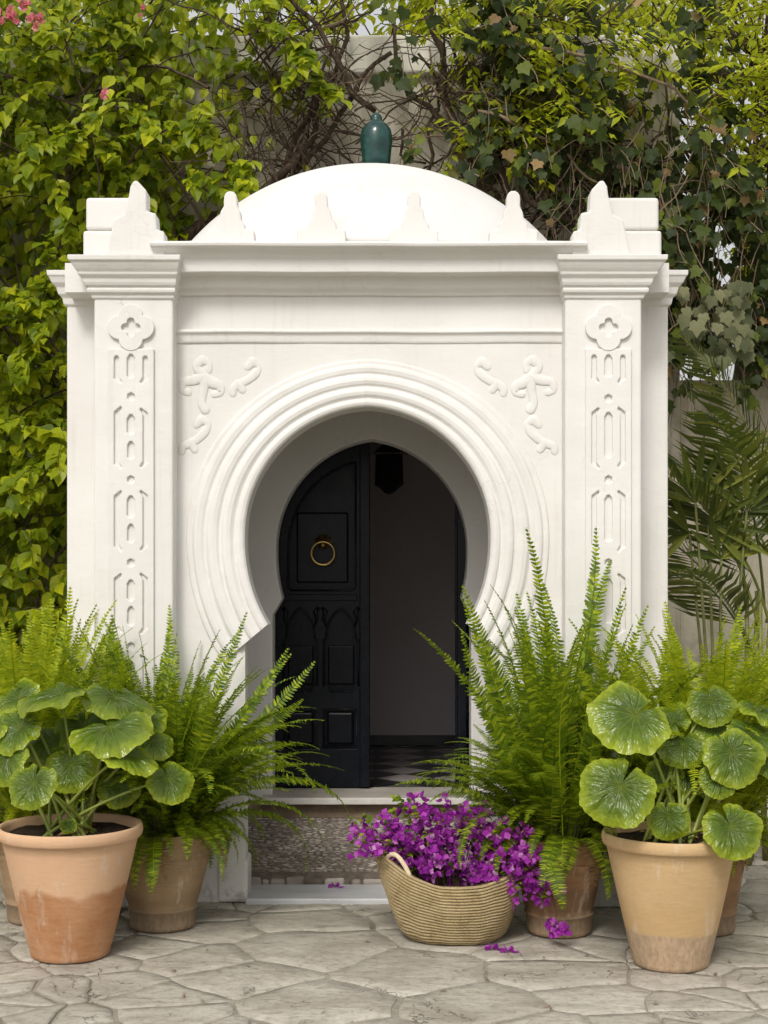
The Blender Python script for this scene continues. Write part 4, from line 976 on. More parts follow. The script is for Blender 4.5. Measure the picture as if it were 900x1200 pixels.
for i in range(rows):
    for k in range(sub_):
        u = (i + k / sub_) / rows; prof_f.append((u, 0.0115 * abs(math.sin(math.pi * k / sub_)) ** 0.7))
prof_f.append((1.0, 0.004))
nr = 0
for (u, h) in prof_f:
    for k in range(NA):
        a = 2 * math.pi * k / NA; p = basket_pt(a, u); o_ = Vector((math.cos(a), math.sin(a) * 1.4, 0)).normalized()
        ww = 0.006 * fnoise(math.cos(a) * 2, math.sin(a) * 2, u * 3)
        q = p + o_ * (h + ww); V.append((q.x, q.y, q.z + 0.004 * fnoise(math.cos(a) * 3, math.sin(a) * 3, 4))); UV.append((k / NA * 160 + nr * 0.37, u * rows))
    nr += 1
for (u, inn) in ((1.0, 0.010), (0.8, 0.014), (0.45, 0.016)):
    for k in range(NA):
        a = 2 * math.pi * k / NA; p = basket_pt(a, u); o_ = Vector((math.cos(a), math.sin(a) * 1.4, 0)).normalized(); q = p - o_ * inn; V.append((q.x, q.y, q.z)); UV.append((k / NA * 160, u * rows))
nrow = len(V) // NA
for i in range(nrow - 1):
    for k in range(NA): F.append((i * NA + k, i * NA + (k + 1) % NA, (i + 1) * NA + (k + 1) % NA, (i + 1) * NA + k))
F.append(tuple(range(NA))[::-1])
me = mesh_py('basket_body', V, F, True); uvl = me.uv_layers.new(name='uv')
for lp in me.loops: uvl.data[lp.index].uv = UV[lp.vertex_index]
MB = Matrix.Translation((BX, BY, 0.0)) @ Matrix.Rotation(R(-6), 4, 'Z')
obj('basket_body', me, M_STRAW, bsk, MB)
def handle(a_c, da, hgt, out):
    p0 = basket_pt(a_c - da, 0.95); p1 = basket_pt(a_c + da, 0.95); pts = []
    for k in range(15):
        f = k / 14; m = p0.lerp(p1, f); o_ = Vector((math.cos(a_c), math.sin(a_c), 0)); b = math.sin(math.pi * f) ** 0.75
        pts.append(m + Vector((0, 0, hgt * b)) + o_ * out * b)
    V, T = tube_arrays(pts, 0.0100, 8); obj('handle', mesh_np('handle', V, T, True), M_CORD, bsk, MB)
handle(R(232), R(14), 0.055, 0.01); handle(R(128), R(14), 0.055, 0.01)

# ---- purple bougainvillea heaped in the basket
def flower_mesh(seed, bract=0.030):
    r_ = random.Random(seed); J = Join()
    for k in range(3):
        a = R(120 * k + r_.uniform(-18, 18)); op = r_.uniform(0.35, 0.95); L = bract * r_.uniform(0.85, 1.15); w = L * 0.42
        d = Vector((math.cos(a) * math.sin(op), math.sin(a) * math.sin(op), math.cos(op))); s = Vector((-math.sin(a), math.cos(a), 0)); nn = d.cross(s)
        o_ = Vector((0, 0, 0)); m = d * L * 0.5 + nn * L * 0.05
        J.add([o_, d * L * 0.22 + s * w * 0.75 - nn * L * .06, d * L * 0.55 + s * w - nn * L * .10, d * L * 0.85 + s * w * 0.45, d * L - nn * L * 0.15, d * L * 0.85 - s * w * 0.45, d * L * 0.55 - s * w - nn * L * .10, d * L * 0.22 - s * w * 0.75 - nn * L * .06, m],
              [(8, 0, 1), (8, 1, 2), (8, 2, 3), (8, 3, 4), (8, 4, 5), (8, 5, 6), (8, 6, 7), (8, 7, 0)])
    return J
FLW = [flower_mesh(i) for i in range(6)]
FLM = [j.mesh('flower', False) for j in FLW]
bou = root('bougainvillea_bunch', (BX, BY, 0.3), 'heap of purple bougainvillea flowers spilling from the straw basket', 'flowers')
r_ = random.Random(77); sprays = []; flowers = []; J_st = Join(); J_lv = Join()
def ovate(c, d, nrm, L, wd, J, fold=0.12):
    s = d.cross(nrm).normalized(); n2 = s.cross(d).normalized()
    J.add([c, c + d * L * .22 + s * wd * .72 + n2 * wd * fold, c + d * L * .48 + s * wd + n2 * wd * fold * 1.6, c + d * L * .78 + s * wd * .55 + n2 * wd * fold, c + d * L - n2 * L * 0.10, c + d * L * .78 - s * wd * .55 + n2 * wd * fold, c + d * L * .48 - s * wd + n2 * wd * fold * 1.6, c + d * L * .22 - s * wd * .72 + n2 * wd * fold, c + d * L * .5],
          [(8, 0, 1), (8, 1, 2), (8, 2, 3), (8, 3, 4), (8, 4, 5), (8, 5, 6), (8, 6, 7), (8, 7, 0)])
EXPL = [(418, 972), (416, 985), (440, 958), (432, 995), (470, 940), (485, 938), (500, 948), (520, 945), (545, 945), (565, 950), (590, 965), (610, 975), (625, 985), (632, 1000), (628, 1018), (640, 1032), (650, 1045), (645, 1052), (600, 1050), (610, 1040), (560, 1030), (540, 1035), (570, 990), (530, 975), (500, 975), (470, 975), (455, 985), (450, 965), (480, 1000), (505, 1010), (530, 1018), (585, 1010), (605, 1005), (590, 985), (550, 965), (515, 960), (535, 1000), (560, 1005), (575, 1035), (592, 1028), (618, 1030), (605, 1056)]
for i in range(64):
    if i < len(EXPL): px, py = EXPL[i]; y = BY - 0.05 + r_.uniform(-0.12, 0.10)
    else: px, py = r_.uniform(440, 615), r_.uniform(955, 1020); y = BY + r_.uniform(-0.1, 0.18)
    if px > 590: y = BY - 0.10 + r_.uniform(-0.06, 0.04)
    x, z = W(px, py, y); e = Vector((x, y, max(z, 0.12)))
    b = Vector((BX + (x - BX) * 0.35, BY, 0.20)); m = b.lerp(e, 0.6) + Vector((0, 0, 0.08))
    pts = [b * (1 - f) ** 2 + m * 2 * f * (1 - f) + e * f * f for f in [k / 8 for k in range(9)]]
    V, T = tube_arrays(pts, [0.0028 - 0.0016 * k / 8 for k in range(9)], 4, False); J_st.add(V, T)
    for k in range(13):
        f = 1 - 0.42 * (k / 13) ** 0.8; q = b * (1 - f) ** 2 + m * 2 * f * (1 - f) + e * f * f
        off = Vector((r_.gauss(0, 0.024), r_.gauss(0, 0.024), r_.gauss(0, 0.020))); dirn = (off.normalized() + Vector((0, -0.5, 0.35))).normalized()
        flowers.append((q + off, dirn, r_.uniform(0.75, 1.25)))
    for k in range(8):
        f = r_.uniform(0.45, 1.0); q = b * (1 - f) ** 2 + m * 2 * f * (1 - f) + e * f * f
        ovate(q, Vector((r_.uniform(-1, 1), r_.uniform(-1, 0.4), r_.uniform(-0.5, 0.6))).normalized(), Vector((0, -0.4, 1)), r_.uniform(0.025, 0.045), 0.012, J_lv)
# trailing sprig down to the ground at right, and sprigs of leaves at the left end
for (px, py, y) in ((650, 1088, -0.82), (643, 1083, -0.82), (655, 1093, -0.84), (662, 1090, -0.83), (648, 1092, -0.80)):
    x, z = W(px, py, y); flowers.append((Vector((x, y, z)), Vector((r_.uniform(-.5, .5), -1, 0.1)).normalized(), 1.1))
    flowers.append((Vector((x + r_.uniform(-.015, .015), y, z + 0.012)), Vector((r_.uniform(-.8, .8), -1, 0.4)).normalized(), 1.1))
a_, b_ = Vector((W(645, 1045, -0.72)[0], -0.72, W(645, 1045, -0.72)[1])), Vector((W(651, 1088, -0.82)[0], -0.82, W(651, 1088, -0.82)[1]))
V, T = tube_arrays([a_, a_.lerp(b_, 0.5) + Vector((0.012, -0.02, 0)), b_], 0.0016, 4, False); J_st.add(V, T)
for i in range(60):
    px, py = (r_.uniform(414, 445), r_.uniform(958, 995)) if i % 2 else (r_.uniform(462, 482), r_.uniform(932, 958)); y = BY - 0.02 + r_.uniform(-.06, .06); x, z = W(px, py, y)
    ovate(Vector((x, y, z)), Vector((r_.uniform(-1, 1), r_.uniform(-1, 0.3), r_.uniform(-0.3, 0.8))).normalized(), Vector((0, -0.6, 1)), r_.uniform(0.022, 0.04), 0.011, J_lv)
flowers.sort(key=lambda f: f[0].y)
def flower_M(p, d, s):
    q = d.to_track_quat('Z', 'Y').to_matrix().to_4x4(); return Matrix.Translation(p) @ q @ Matrix.Rotation(r_.uniform(0, 6.28), 4, 'Z') @ Matrix.Scale(s, 4)
Jf = Join()
for i, (p, d, s) in enumerate(flowers):
    M = flower_M(p, d, s)
    if i < 300: obj('flower', FLM[i % 6], M_PETAL, bou, M)
    else:
        j = FLW[i % 6]; A_ = np.array(M); Vv = np.concatenate(j.V) @ A_[:3, :3].T + A_[:3, 3]; Jf.add(Vv, np.concatenate(j.T))
tag(obj('flower_mass', Jf.mesh('flower_mass'), M_PETAL, bou), kind='stuff')
tag(obj('stems', J_st.mesh('stems'), M_TWIG, bou), kind='stuff'); tag(obj('leaves', J_lv.mesh('leaves'), M_FERN, bou), kind='stuff')
for nm, spots, lab in (('fallen_flower', [(578, 1106, -0.86)], 'purple flower fallen on the paving against the basket'), ('fallen_flower', [(596, 1111, -0.90)], 'lone purple flower fallen on the paving right of the basket'), ('fallen_flower', [(393, 1037, 0.20)], 'purple flower fallen on the grey marble slab')):
    px, py, y = spots[0]; zg = 0.022 if y > 0 else 0.0
    x = W(px, py, y)[0]; J2 = Join()
    for k in range(3):
        M = Matrix.Translation((x + 0.014 * (k - 1), y + 0.006 * (k % 2), zg + 0.004)) @ Matrix.Rotation(R(50 * (k - 1)), 4, 'Y') @ Matrix.Rotation(k, 4, 'Z'); A_ = np.array(M); j = FLW[k]
        Vv = np.concatenate(j.V) @ A_[:3, :3].T + A_[:3, 3]; Vv[:, 2] = np.maximum(Vv[:, 2], zg + 0.001); J2.add(Vv, np.concatenate(j.T))
    tag(obj(nm, J2.mesh(nm), M_PETAL), lab, 'flower', 'fallen flowers')

# ================================================================== THE GREEN BACKGROUND
def leaf_proto(kind):
    J = Join()
    if kind == 'ovate':
        ovate(Vector((0, 0, 0)), Vector((0, 1, 0)), Vector((0, 0, 1)), 1.0, 0.34, J, 0.22)
    elif kind == 'ivy':
        out = [(0, 0), (.22, -.10), (.46, .10), (.40, .30), (.52, .52), (.26, .60), (0, 1.0), (-.26, .60), (-.52, .52), (-.40, .30), (-.46, .10), (-.22, -.10)]
        V = [Vector((x, y, 0.10 * abs(x) - 0.10 * y * y)) for x, y in out] + [Vector((0, .35, 0.0))]
        J.add(V, [(12, i, (i + 1) % 12) for i in range(12)])
    elif kind == 'small':
        J.add([Vector((0, 0, 0)), Vector((.22, .45, .05)), Vector((0, 1, -.08)), Vector((-.22, .45, .05)), Vector((0, .5, 0))], [(0, 1, 4), (1, 2, 4), (2, 3, 4), (3, 0, 4)])
    return np.concatenate(J.V), np.concatenate(J.T)
LP = {k: leaf_proto(k) for k in ('ovate', 'ivy', 'small')}
LPM = {k: mesh_np('leaf', *LP[k]) for k in LP}
def leaf_M(p, d, nrm, L):
    s = d.cross(nrm)
    s = s.normalized() if s.length > 1e-5 else d.orthogonal().normalized()
    n2 = s.cross(d)
    return Matrix(((s.x * L, d.x * L, n2.x * L, p.x), (s.y * L, d.y * L, n2.y * L, p.y), (s.z * L, d.z * L, n2.z * L, p.z), (0, 0, 0, 1)))
def in_frame(p, m=0):
    d = CAM_D + p.y; s = FPX / d; px = 450 + p.x * s; py = 680 - (p.z - CAM_H) * s; return -m < px < 900 + m and -m < py < 1200 + m
def emit_leaves(t, L, kind, mat, singles=300):
    """the 300 nearest leaves in view as parts of their own, the rest as one mass"""
    L = [q for q in L if not (-1.62 < q[0].x < 1.46 and q[0].z < 2.95 and q[0].y > 0.0)]
    L = sorted(L, key=lambda q: (0 if in_frame(q[0]) else 1, q[0].y))
    me = LPM[kind].copy()
    for (p, d, n, s) in L[:singles]: obj('leaf', me, mat, t, leaf_M(p, d, n, s))
    rest = L[singles:]
    if rest:
        V0, T0 = LP[kind]; Ms = np.array([np.array(leaf_M(*q)) for q in rest])
        V = np.einsum('nij,kj->nki', Ms[:, :3, :3], V0) + Ms[:, None, :3, 3]; T = T0[None] + (np.arange(len(rest)) * len(V0))[:, None, None]
        tag(obj('foliage', mesh_np('foliage', V.reshape(-1, 3), T.reshape(-1, 3)), mat, t), kind='stuff')
def walk(r_, p, d, L, step, wig, grav, ymin=None, ymax=None):
    pts = [p.copy()]; d = d.normalized()
    for i in range(max(2, int(L / step))):
        d = (d + Vector((r_.gauss(0, wig), r_.gauss(0, wig * 0.6), r_.gauss(0, wig) + grav))).normalized()
        q = pts[-1] + d * step
        if ymax is not None and q.y > ymax: q.y = ymax; d.y = -abs(d.y) * 0.3
        if ymin is not None and q.y < ymin: q.y = ymin; d.y = abs(d.y) * 0.3
        pts.append(q)
    return pts

# ---- the leafy creeper on the left
def creeper_density(px, py):
    """how leafy the wall is at a spot measured in the photograph"""
    if px < 60: d = 1.0 if py < 800 else 0.3
    elif px < 95: d = 1.0 if py < 800 else 0
    elif px < 200: d = 1.0
    elif px < 300: d = 1.0 - 0.55 * (px - 200) / 100 if py < 230 else 0.55 - 0.5 * (px - 200) / 100
    elif px < 420: d = 0.55 * (1 - (px - 300) / 160) if py < 130 else 0.10
    else: d = 0.3 if py < 45 else 0.0
    return max(0, d)
cr = root('leafy_creeper', (-1.9, 1.95, 0), 'dense bright green creeper covering the wall left of the gateway', 'creeper')
r_ = random.Random(101); leaves = []; Jt = Join()
def creeper_spray(px, py, y, L, nl, ls):
    x, z = W(px, py, y); p = Vector((x, y, z))
    d = Vector((r_.uniform(-0.7, 0.7), r_.uniform(-1.0, -0.1), r_.uniform(-0.3, 0.6)))
    pts = walk(r_, p, d, L, 0.045, 0.16, -0.10, 0.75, 2.05)
    V, T = tube_arrays(pts, [0.0035 * (1 - 0.7 * i / len(pts)) for i in range(len(pts))], 3, False); Jt.add(V, T)
    for k in range(nl):
        f = 0.12 + 0.88 * k / nl; i = min(int(f * (len(pts) - 1)), len(pts) - 2); q = pts[i].lerp(pts[i + 1], r_.random()); tg = (pts[i + 1] - pts[i]).normalized()
        s = Vector((r_.uniform(-1, 1), r_.uniform(-0.8, 0.2), r_.uniform(-0.3, 0.3)))
        dd = (tg * 0.35 + s * 0.9 + Vector((0, -0.15, -0.55))).normalized()
        nn = Vector((r_.gauss(0, 0.35), -0.75 + r_.gauss(0, 0.25), 0.75 + r_.gauss(0, 0.3))).normalized()
        leaves.append((q + dd * 0.01, dd, nn, ls * r_.uniform(0.6, 1.25)))
n = 0
while n < 620:
    px, py = r_.uniform(-120, 460), r_.uniform(-90, 790); dens = creeper_density(px, py)
    cl = 0.5 + 1.1 * fnoise(px * 0.013, py * 0.013, 3.3) + 0.5 * fnoise(px * 0.035, py * 0.035, 8)
    if r_.random() > dens * max(0.03, max(0.0, min(1, cl)) ** 1.8): continue
    ymn = 0.9 if px < 90 else (1.35 if py < 230 else 1.9)
    creeper_spray(px, py, r_.uniform(ymn + 0.15, 2.0), r_.uniform(0.18, 0.55), r_.randint(12, 24), 0.096); n += 1
n = 0
while n < 6000:      # the shaded layer against the wall
    px, py = r_.uniform(-120, 400), r_.uniform(-60, 760); dens = creeper_density(px, py)
    if r_.random() > dens * dens: continue
    y = r_.uniform(1.75, 2.06); x, z = W(px, py, y)
    leaves.append((Vector((x, y, z)), Vector((r_.uniform(-.6, .6), r_.uniform(-.4, 0), -1)).normalized(), Vector((r_.gauss(0, .4), -1, r_.uniform(-.2, .6))).normalized(), r_.uniform(0.06, 0.11))); n += 1
for (px, py) in ((122, 110), (112, 128), (130, 125), (105, 132)):
    for k in range(5):
        y = 0.9 + r_.uniform(-.05, .05); x, z = W(px + r_.uniform(-14, 14), py + r_.uniform(-8, 8), y)
        leaves.append((Vector((x, y, z)), Vector((r_.uniform(-1, 1), -0.3, -0.6)).normalized(), Vector((0, -0.7, 0.9)).normalized(), 0.075))
emit_leaves(cr, leaves, 'ovate', M_CREEP)
for i in range(150):
    px = r_.uniform(-80, 330); py = r_.uniform(-40, 640)
    if r_.random() > creeper_density(px, py) + 0.15: continue
    y = r_.uniform(1.5, 2.05); x, z = W(px, py, y)
    pts = walk(r_, Vector((x, y, z)), Vector((r_.uniform(-1, 1), -0.1, r_.uniform(-1, 1))), r_.uniform(0.4, 1.4), 0.06, 0.14, -0.03, 1.2, 2.06)
    V, T = tube_arrays(pts, [r_.uniform(0.003, 0.009)] * len(pts), 4, False); Jt.add(V, T)
tag(obj('twigs', Jt.mesh('twigs'), M_TWIG, cr), kind='stuff')
def pink(px, py, y, num, s):
    for k in range(num):
        x, z = W(px + r_.gauss(0, 6), py + r_.gauss(0, 5), y + r_.uniform(-.03, .03))
        obj('pink_flower', FLP[k % 3], M_PINK, cr, flower_M(Vector((x, y, z)), Vector((r_.uniform(-.6, .6), -1, r_.uniform(-.2, .6))).normalized(), s * r_.uniform(0.8, 1.2)))
FLP = [flower_mesh(40 + i, 0.034).mesh('pink_flower', False) for i in range(3)]
pink(15, 18, 0.85, 8, 1.1); pink(42, 24, 0.85, 7, 1.0); pink(27, 8, 0.9, 4, 1.0); pink(2, 22, 0.85, 4, 1.0); pink(121, 118, 0.85, 2, 0.8); pink(171, 16, 1.3, 3, 0.8)

# ---- bare woody vine over the middle of the wall
bv = root('bare_vine', (-0.3, 1.95, 0), 'bare brown woody vine tangled over the cream wall above the dome', 'vine')
r_ = random.Random(55)
def stem(px_pts, y, r0, r1, mat=M_TWIG, name='stem', parent=bv, jit=0.035):
    P = []
    for i in range(len(px_pts) - 1):
        (a, b), (c, d) = px_pts[i], px_pts[i + 1]; L = math.hypot(c - a, d - b); n = max(2, int(L / 12))
        for k in range(n): f = k / n; P.append((a + (c - a) * f, b + (d - b) * f))
    P.append(px_pts[-1]); pts = []; sd = r_.uniform(0, 50)
    for i, (a, b) in enumerate(P):
        yy = y - 0.06 + 0.07 * fnoise(i * 0.25, sd); x, z = W(a, b, yy); pts.append(Vector((x + jit * fnoise(i * 0.3, sd, 2), yy, z + jit * fnoise(i * 0.3, sd, 5))))
    n = len(pts); V, T = tube_arrays(pts, [(r0 + (r1 - r0) * i / n) * (1 + 0.25 * fnoise(i * 0.5, sd, 9)) for i in range(n)], 7)
    return obj(name, mesh_np(name, V, T, True), mat, parent)
stem([(208, 285), (245, 255), (300, 235), (345, 195), (368, 150), (372, 110), (350, 60), (310, 20)], 1.95, 0.030, 0.018)
stem([(225, 285), (280, 245), (330, 225), (362, 180), (395, 140), (420, 95), (455, 60)], 1.98, 0.024, 0.012)
stem([(300, 250), (335, 200), (352, 150), (390, 90), (405, 40), (400, 0)], 1.98, 0.020, 0.012)
stem([(440, 130), (415, 110), (395, 70), (370, 30), (330, -10)], 1.9, 0.020, 0.012)
stem([(590, 240), (570, 215), (545, 180), (530, 140), (515, 100), (520, 60), (500, 20)], 1.95, 0.032, 0.018)
stem([(600, 235), (580, 190), (555, 150), (548, 110), (575, 70), (600, 30)], 1.9, 0.026, 0.014)
stem([(545, 170), (520, 150), (505, 125), (480, 110), (462, 75), (465, 30)], 1.98, 0.020, 0.010)
stem([(690, 275), (650, 255), (620, 235), (600, 200), (585, 160)], 1.85, 0.026, 0.016)
stem([(500, 205), (508, 180), (500, 150), (515, 130), (510, 95), (490, 60)], 1.99, 0.012, 0.007)
stem([(470, 150), (468, 180), (485, 190), (500, 192)], 2.0, 0.010, 0.006)
stem([(595, 52), (660, 58), (720, 75), (790, 105), (830, 140)], 1.6, 0.013, 0.007, M_TWIGPALE)
stem([(560, 130), (620, 150), (680, 195), (705, 215)], 1.7, 0.010, 0.007, M_TWIGPALE)
Jt = Join(); Jp = Join()
for i in range(700):
    c = r_.random()
    if c < 0.42: px, py = r_.gauss(352, 40), r_.uniform(20, 270)
    elif c < 0.74: px, py = r_.gauss(580, 45), r_.uniform(40, 260)
    elif c < 0.94: px, py = r_.gauss(680, 45), r_.uniform(150, 280)
    else: px, py = r_.uniform(250, 640), r_.uniform(10, 180)
    y = r_.uniform(1.72, 2.06); x, z = W(px, py, y)
    pts = walk(r_, Vector((x, y, z)), Vector((r_.uniform(-1, 1), r_.uniform(-.3, .1), r_.uniform(-1, 1))), r_.uniform(0.2, 0.9), 0.04, 0.20, 0.0, 1.65, 2.085)
    rr = r_.choice([0.002, 0.003, 0.003, 0.004, 0.005, 0.006, 0.009]); V, T = tube_arrays(pts, [rr * (1 - 0.6 * k / len(pts)) for k in range(len(pts))], 4, False)
    (Jp if r_.random() < 0.12 else Jt).add(V, T)
tag(obj('twigs', Jt.mesh('twigs'), M_TWIG, bv), kind='stuff'); tag(obj('pale_twigs', Jp.mesh('pale_twigs'), M_TWIGPALE, bv), kind='stuff')

# ---- dark ivy on the right
iv = root('dark_ivy', (1.5, 1.95, 0), 'dark green ivy with a few dry leaves hanging right of the dome', 'ivy')
r_ = random.Random(202); leaves = []; Jt = Join(); n = 0
def ivy_density(px, py):
    if py < 95: d = 0.6 if 540 < px < 690 else (0.12 if 430 < px <= 540 else 0.10)
    elif py < 215: d = 0.45 if 610 < px < 720 else (0.75 if px >= 760 and py > 170 else (0.22 if px > 560 else 0.03))
    elif py < 300: d = 0.9 if px > 700 else (0.25 if px > 640 else 0.02)
    elif py < 420: d = 1.0 if px > 765 else 0
    else: d = 0
    if px > 835 and py < 340: d *= 0.35
    return d
while n < 200:
    px, py = r_.uniform(430, 1000), r_.uniform(-60, 410); cl = 0.55 + 1.0 * fnoise(px * 0.014, py * 0.014, 1.7)
    if r_.random() > ivy_density(px, py) * max(0.1, min(1, cl)): continue
    y = r_.uniform(1.55, 2.0); x, z = W(px, py, y); pts = walk(r_, Vector((x, y, z)), Vector((r_.uniform(-.6, .6), -0.4, r_.uniform(-1, 0.2))), r_.uniform(0.2, 0.6), 0.05, 0.2, -0.15, 1.3, 2.06)
    V, T = tube_arrays(pts, 0.003, 3, False); Jt.add(V, T)
    for k in range(r_.randint(7, 14)):
        q = r_.choice(pts) + Vector((r_.gauss(0, .04), r_.gauss(0, .04), r_.gauss(0, .04)))
        leaves.append((q, Vector((r_.uniform(-.7, .7), r_.uniform(-.5, .1), -0.8)).normalized(), Vector((r_.gauss(0, .4), -0.8, 0.6 + r_.gauss(0, .3))).normalized(), r_.uniform(0.045, 0.105))); 
    n += 1
n = 0
while n < 800:
    px, py = r_.uniform(540, 1000), r_.uniform(-40, 410)
    if r_.random() > ivy_density(px, py) ** 2: continue
    y = r_.uniform(1.85, 2.06); x, z = W(px, py, y); leaves.append((Vector((x, y, z)), Vector((r_.uniform(-.6, .6), -.1, -1)).normalized(), Vector((r_.gauss(0, .4), -1, r_.uniform(0, .6))).normalized(), r_.uniform(0.06, 0.12))); n += 1
emit_leaves(iv, leaves, 'ivy', M_IVY)
for i in range(260):
    px, py = r_.uniform(620, 900), r_.uniform(120, 430); y = r_.uniform(1.5, 2.0); x, z = W(px, py, y)
    pts = walk(r_, Vector((x, y, z)), Vector((r_.uniform(-.6, .6), -.1, -1)), r_.uniform(0.2, 0.7), 0.05, 0.15, -0.05, 1.3, 2.05); V, T = tube_arrays(pts, r_.choice([0.002, 0.003, 0.004]), 3, False); Jt.add(V, T)
tag(obj('runners', Jt.mesh('runners'), M_TWIGPALE, iv), kind='stuff')
pi_ = root('pale_ivy', (1.9, 1.6, 0), 'pale dusty speckled ivy leaves hanging above the palm at right', 'ivy')
leaves = []
for i in range(70):
    px, py = r_.uniform(785, 880), r_.uniform(330, 425); y = r_.uniform(1.25, 1.6); x, z = W(px, py, y)
    leaves.append((Vector((x, y, z)), Vector((r_.uniform(-.5, .5), -.2, -1)).normalized(), Vector((r_.gauss(0, .3), -1, 0.5)).normalized(), r_.uniform(0.06, 0.10)))
emit_leaves(pi_, leaves, 'ivy', M_PALEIVY)

# ---- palms at the right
def palm_frond(seed, L, droop, mat, parent, base, azm, tilt, pairs=34, LL=0.42, wid=0.013):
    r2 = random.Random(seed); J = Join(); n = 20; pts = [Vector((0, 0, 0))]; tg = []
    for i in range(n + 1):
        f = i / n; a = droop * f ** 1.5; tg.append(Vector((math.sin(a), 0, math.cos(a))))
        if i: pts.append(pts[-1] + tg[-1] * L / n)
    V, T = tube_arrays(pts, [0.009 * (1 - .8 * i / n) for i in range(n + 1)], 5, False); J.add(V, T)
    for k in range(pairs):
        f = 0.22 + 0.77 * k / pairs; i = min(int(f * n), n - 1); p = pts[i].lerp(pts[i + 1], f * n - i); t = tg[i]; nn = t.cross(Vector((0, 1, 0))).normalized()
        ln = LL * (0.55 + 0.45 * math.sin(math.pi * min(1, (f - .1) / 0.9) ** 0.8)) * (1 - 0.5 * f ** 4)
        for s in (-1, 1):
            sw = 0.75 + r2.uniform(-.1, .1); d = (Vector((0, s, 0)) * math.cos(sw) + t * math.sin(sw) - nn * 0.25).normalized(); l2 = ln * r2.uniform(.85, 1.1)
            wv = (t - d * t.dot(d)).normalized() * wid; m1 = p + d * l2 * .35; m2 = p + d * l2 * .7 + Vector((0, 0, -0.04 * l2)); e = p + d * l2 + nn * (0.05 * l2)
            J.add([p, m1 - wv, m1 + wv, m2 - wv * .8, m2 + wv * .8, e], [(0, 1, 2), (1, 3, 4), (1, 4, 2), (3, 5, 4)])
    return obj('frond', J.mesh('frond'), mat, parent, Matrix.Translation(base) @ Matrix.Rotation(R(azm), 4, 'Z') @ Matrix.Rotation(tilt, 4, 'Y') @ Matrix.Rotation(r2.uniform(-.6, .6), 4, 'Z'))
pb = Vector((1.95, 0.95, 0))
palm = root('feather_palm', pb, 'feather palm with long narrow leaflets right of the gateway', 'palm')
r_ = random.Random(9)
for i, (azm, tilt, L, dr, ox_, oz) in enumerate([(180, 0.10, 1.35, 1.3, 0, 1.05), (200, 0.30, 1.3, 1.3, 0.05, 1.0), (165, 0.45, 1.2, 1.2, 0, 0.9), (240, 0.25, 1.3, 1.0, .1, 1.1), (300, 0.2, 1.4, 1.1, .1, 1.1), (20, 0.3, 1.3, 1.2, .1, 1.0), (90, 0.2, 1.3, 1.0, 0, 1.1), (190, 0.05, 1.5, 0.9, .15, 1.2), (340, 0.1, 1.4, 1.0, .15, 1.1), (215, 0.6, 1.1, 1.2, .05, 0.8), (150, 0.25, 1.25, 1.5, .1, 1.0)]):
    palm_frond(i, L, dr, M_PALM, palm, pb + Vector((ox_, r_.uniform(-.06, .06), oz + 0.28)), azm, tilt, wid=0.010)
for i in range(7):
    b = pb + Vector((r_.uniform(-.08, .2), r_.uniform(-.1, .1), 0)); e = pb + Vector((r_.uniform(-.02, .16), r_.uniform(-.05, .05), 1.45)); V, T = tube_arrays([b, b.lerp(e, .5) + Vector((r_.uniform(-.02, .02), 0, 0)), e], [0.018, 0.014, 0.011], 8); obj('cane', mesh_np('cane', V, T, True), M_CANE, palm)
fb = Vector((W(822, 640, 0.75)[0] + 0.05, 0.75, 0))
fan = root('fan_palm', fb, 'dark palm with broad finger-like blades beside the gateway corner', 'palm')
def blade_leaf(c, e0, num, L, w, seed, spread=2.4):
    r2 = random.Random(seed); J = Join()
    for k in range(num):
        a = e0 + spread * (k / (num - 1) - 0.5); l2 = L * r2.uniform(.8, 1.1) * (1 - 0.2 * abs(k / (num - 1) - .5)); d = Vector((math.cos(a), -0.35 + r2.uniform(-.15, .15), math.sin(a))).normalized(); s = d.cross(Vector((0, -1, 0.2))).normalized() * w
        sag = Vector((0, 0, -0.10 * l2)); m1 = c + d * l2 * .3; m2 = c + d * l2 * .65 + sag * .4; e = c + d * l2 + sag
        J.add([c, m1 - s, m1 + s, m2 - s, m2 + s, e, m1 + Vector((0, .012, 0)), m2 + Vector((0, .012, 0))], [(0, 1, 6), (0, 6, 2), (1, 3, 7), (1, 7, 6), (6, 7, 4), (6, 4, 2), (3, 5, 7), (7, 5, 4)])
    return J.mesh('fan_leaf')
for i, (px, py, e0, num, L, sp) in enumerate([(815, 590, 1.7, 8, 0.42, 2.2), (830, 615, 0.3, 7, 0.40, 2.2), (808, 625, 2.9, 6, 0.36, 1.8), (875, 600, 1.3, 7, 0.45, 2.4), (845, 655, 1.6, 6, 0.30, 2.6)]):
    y = 0.72 + 0.06 * (i % 3); x, z = W(px, py, y); c = Vector((x, y, z)); lf = obj('fan_leaf', blade_leaf(c, e0, num, L, 0.018, i, sp), M_PALM, fan)
    V, T = tube_arrays([fb + Vector((0, 0, 0.1)), fb.lerp(c, .5) + Vector((0.02, 0, .1)), c], [.012, .009, .007], 6, False); obj('leaf_stalk', mesh_np('leaf_stalk', V, T, True), M_CANE, lf)

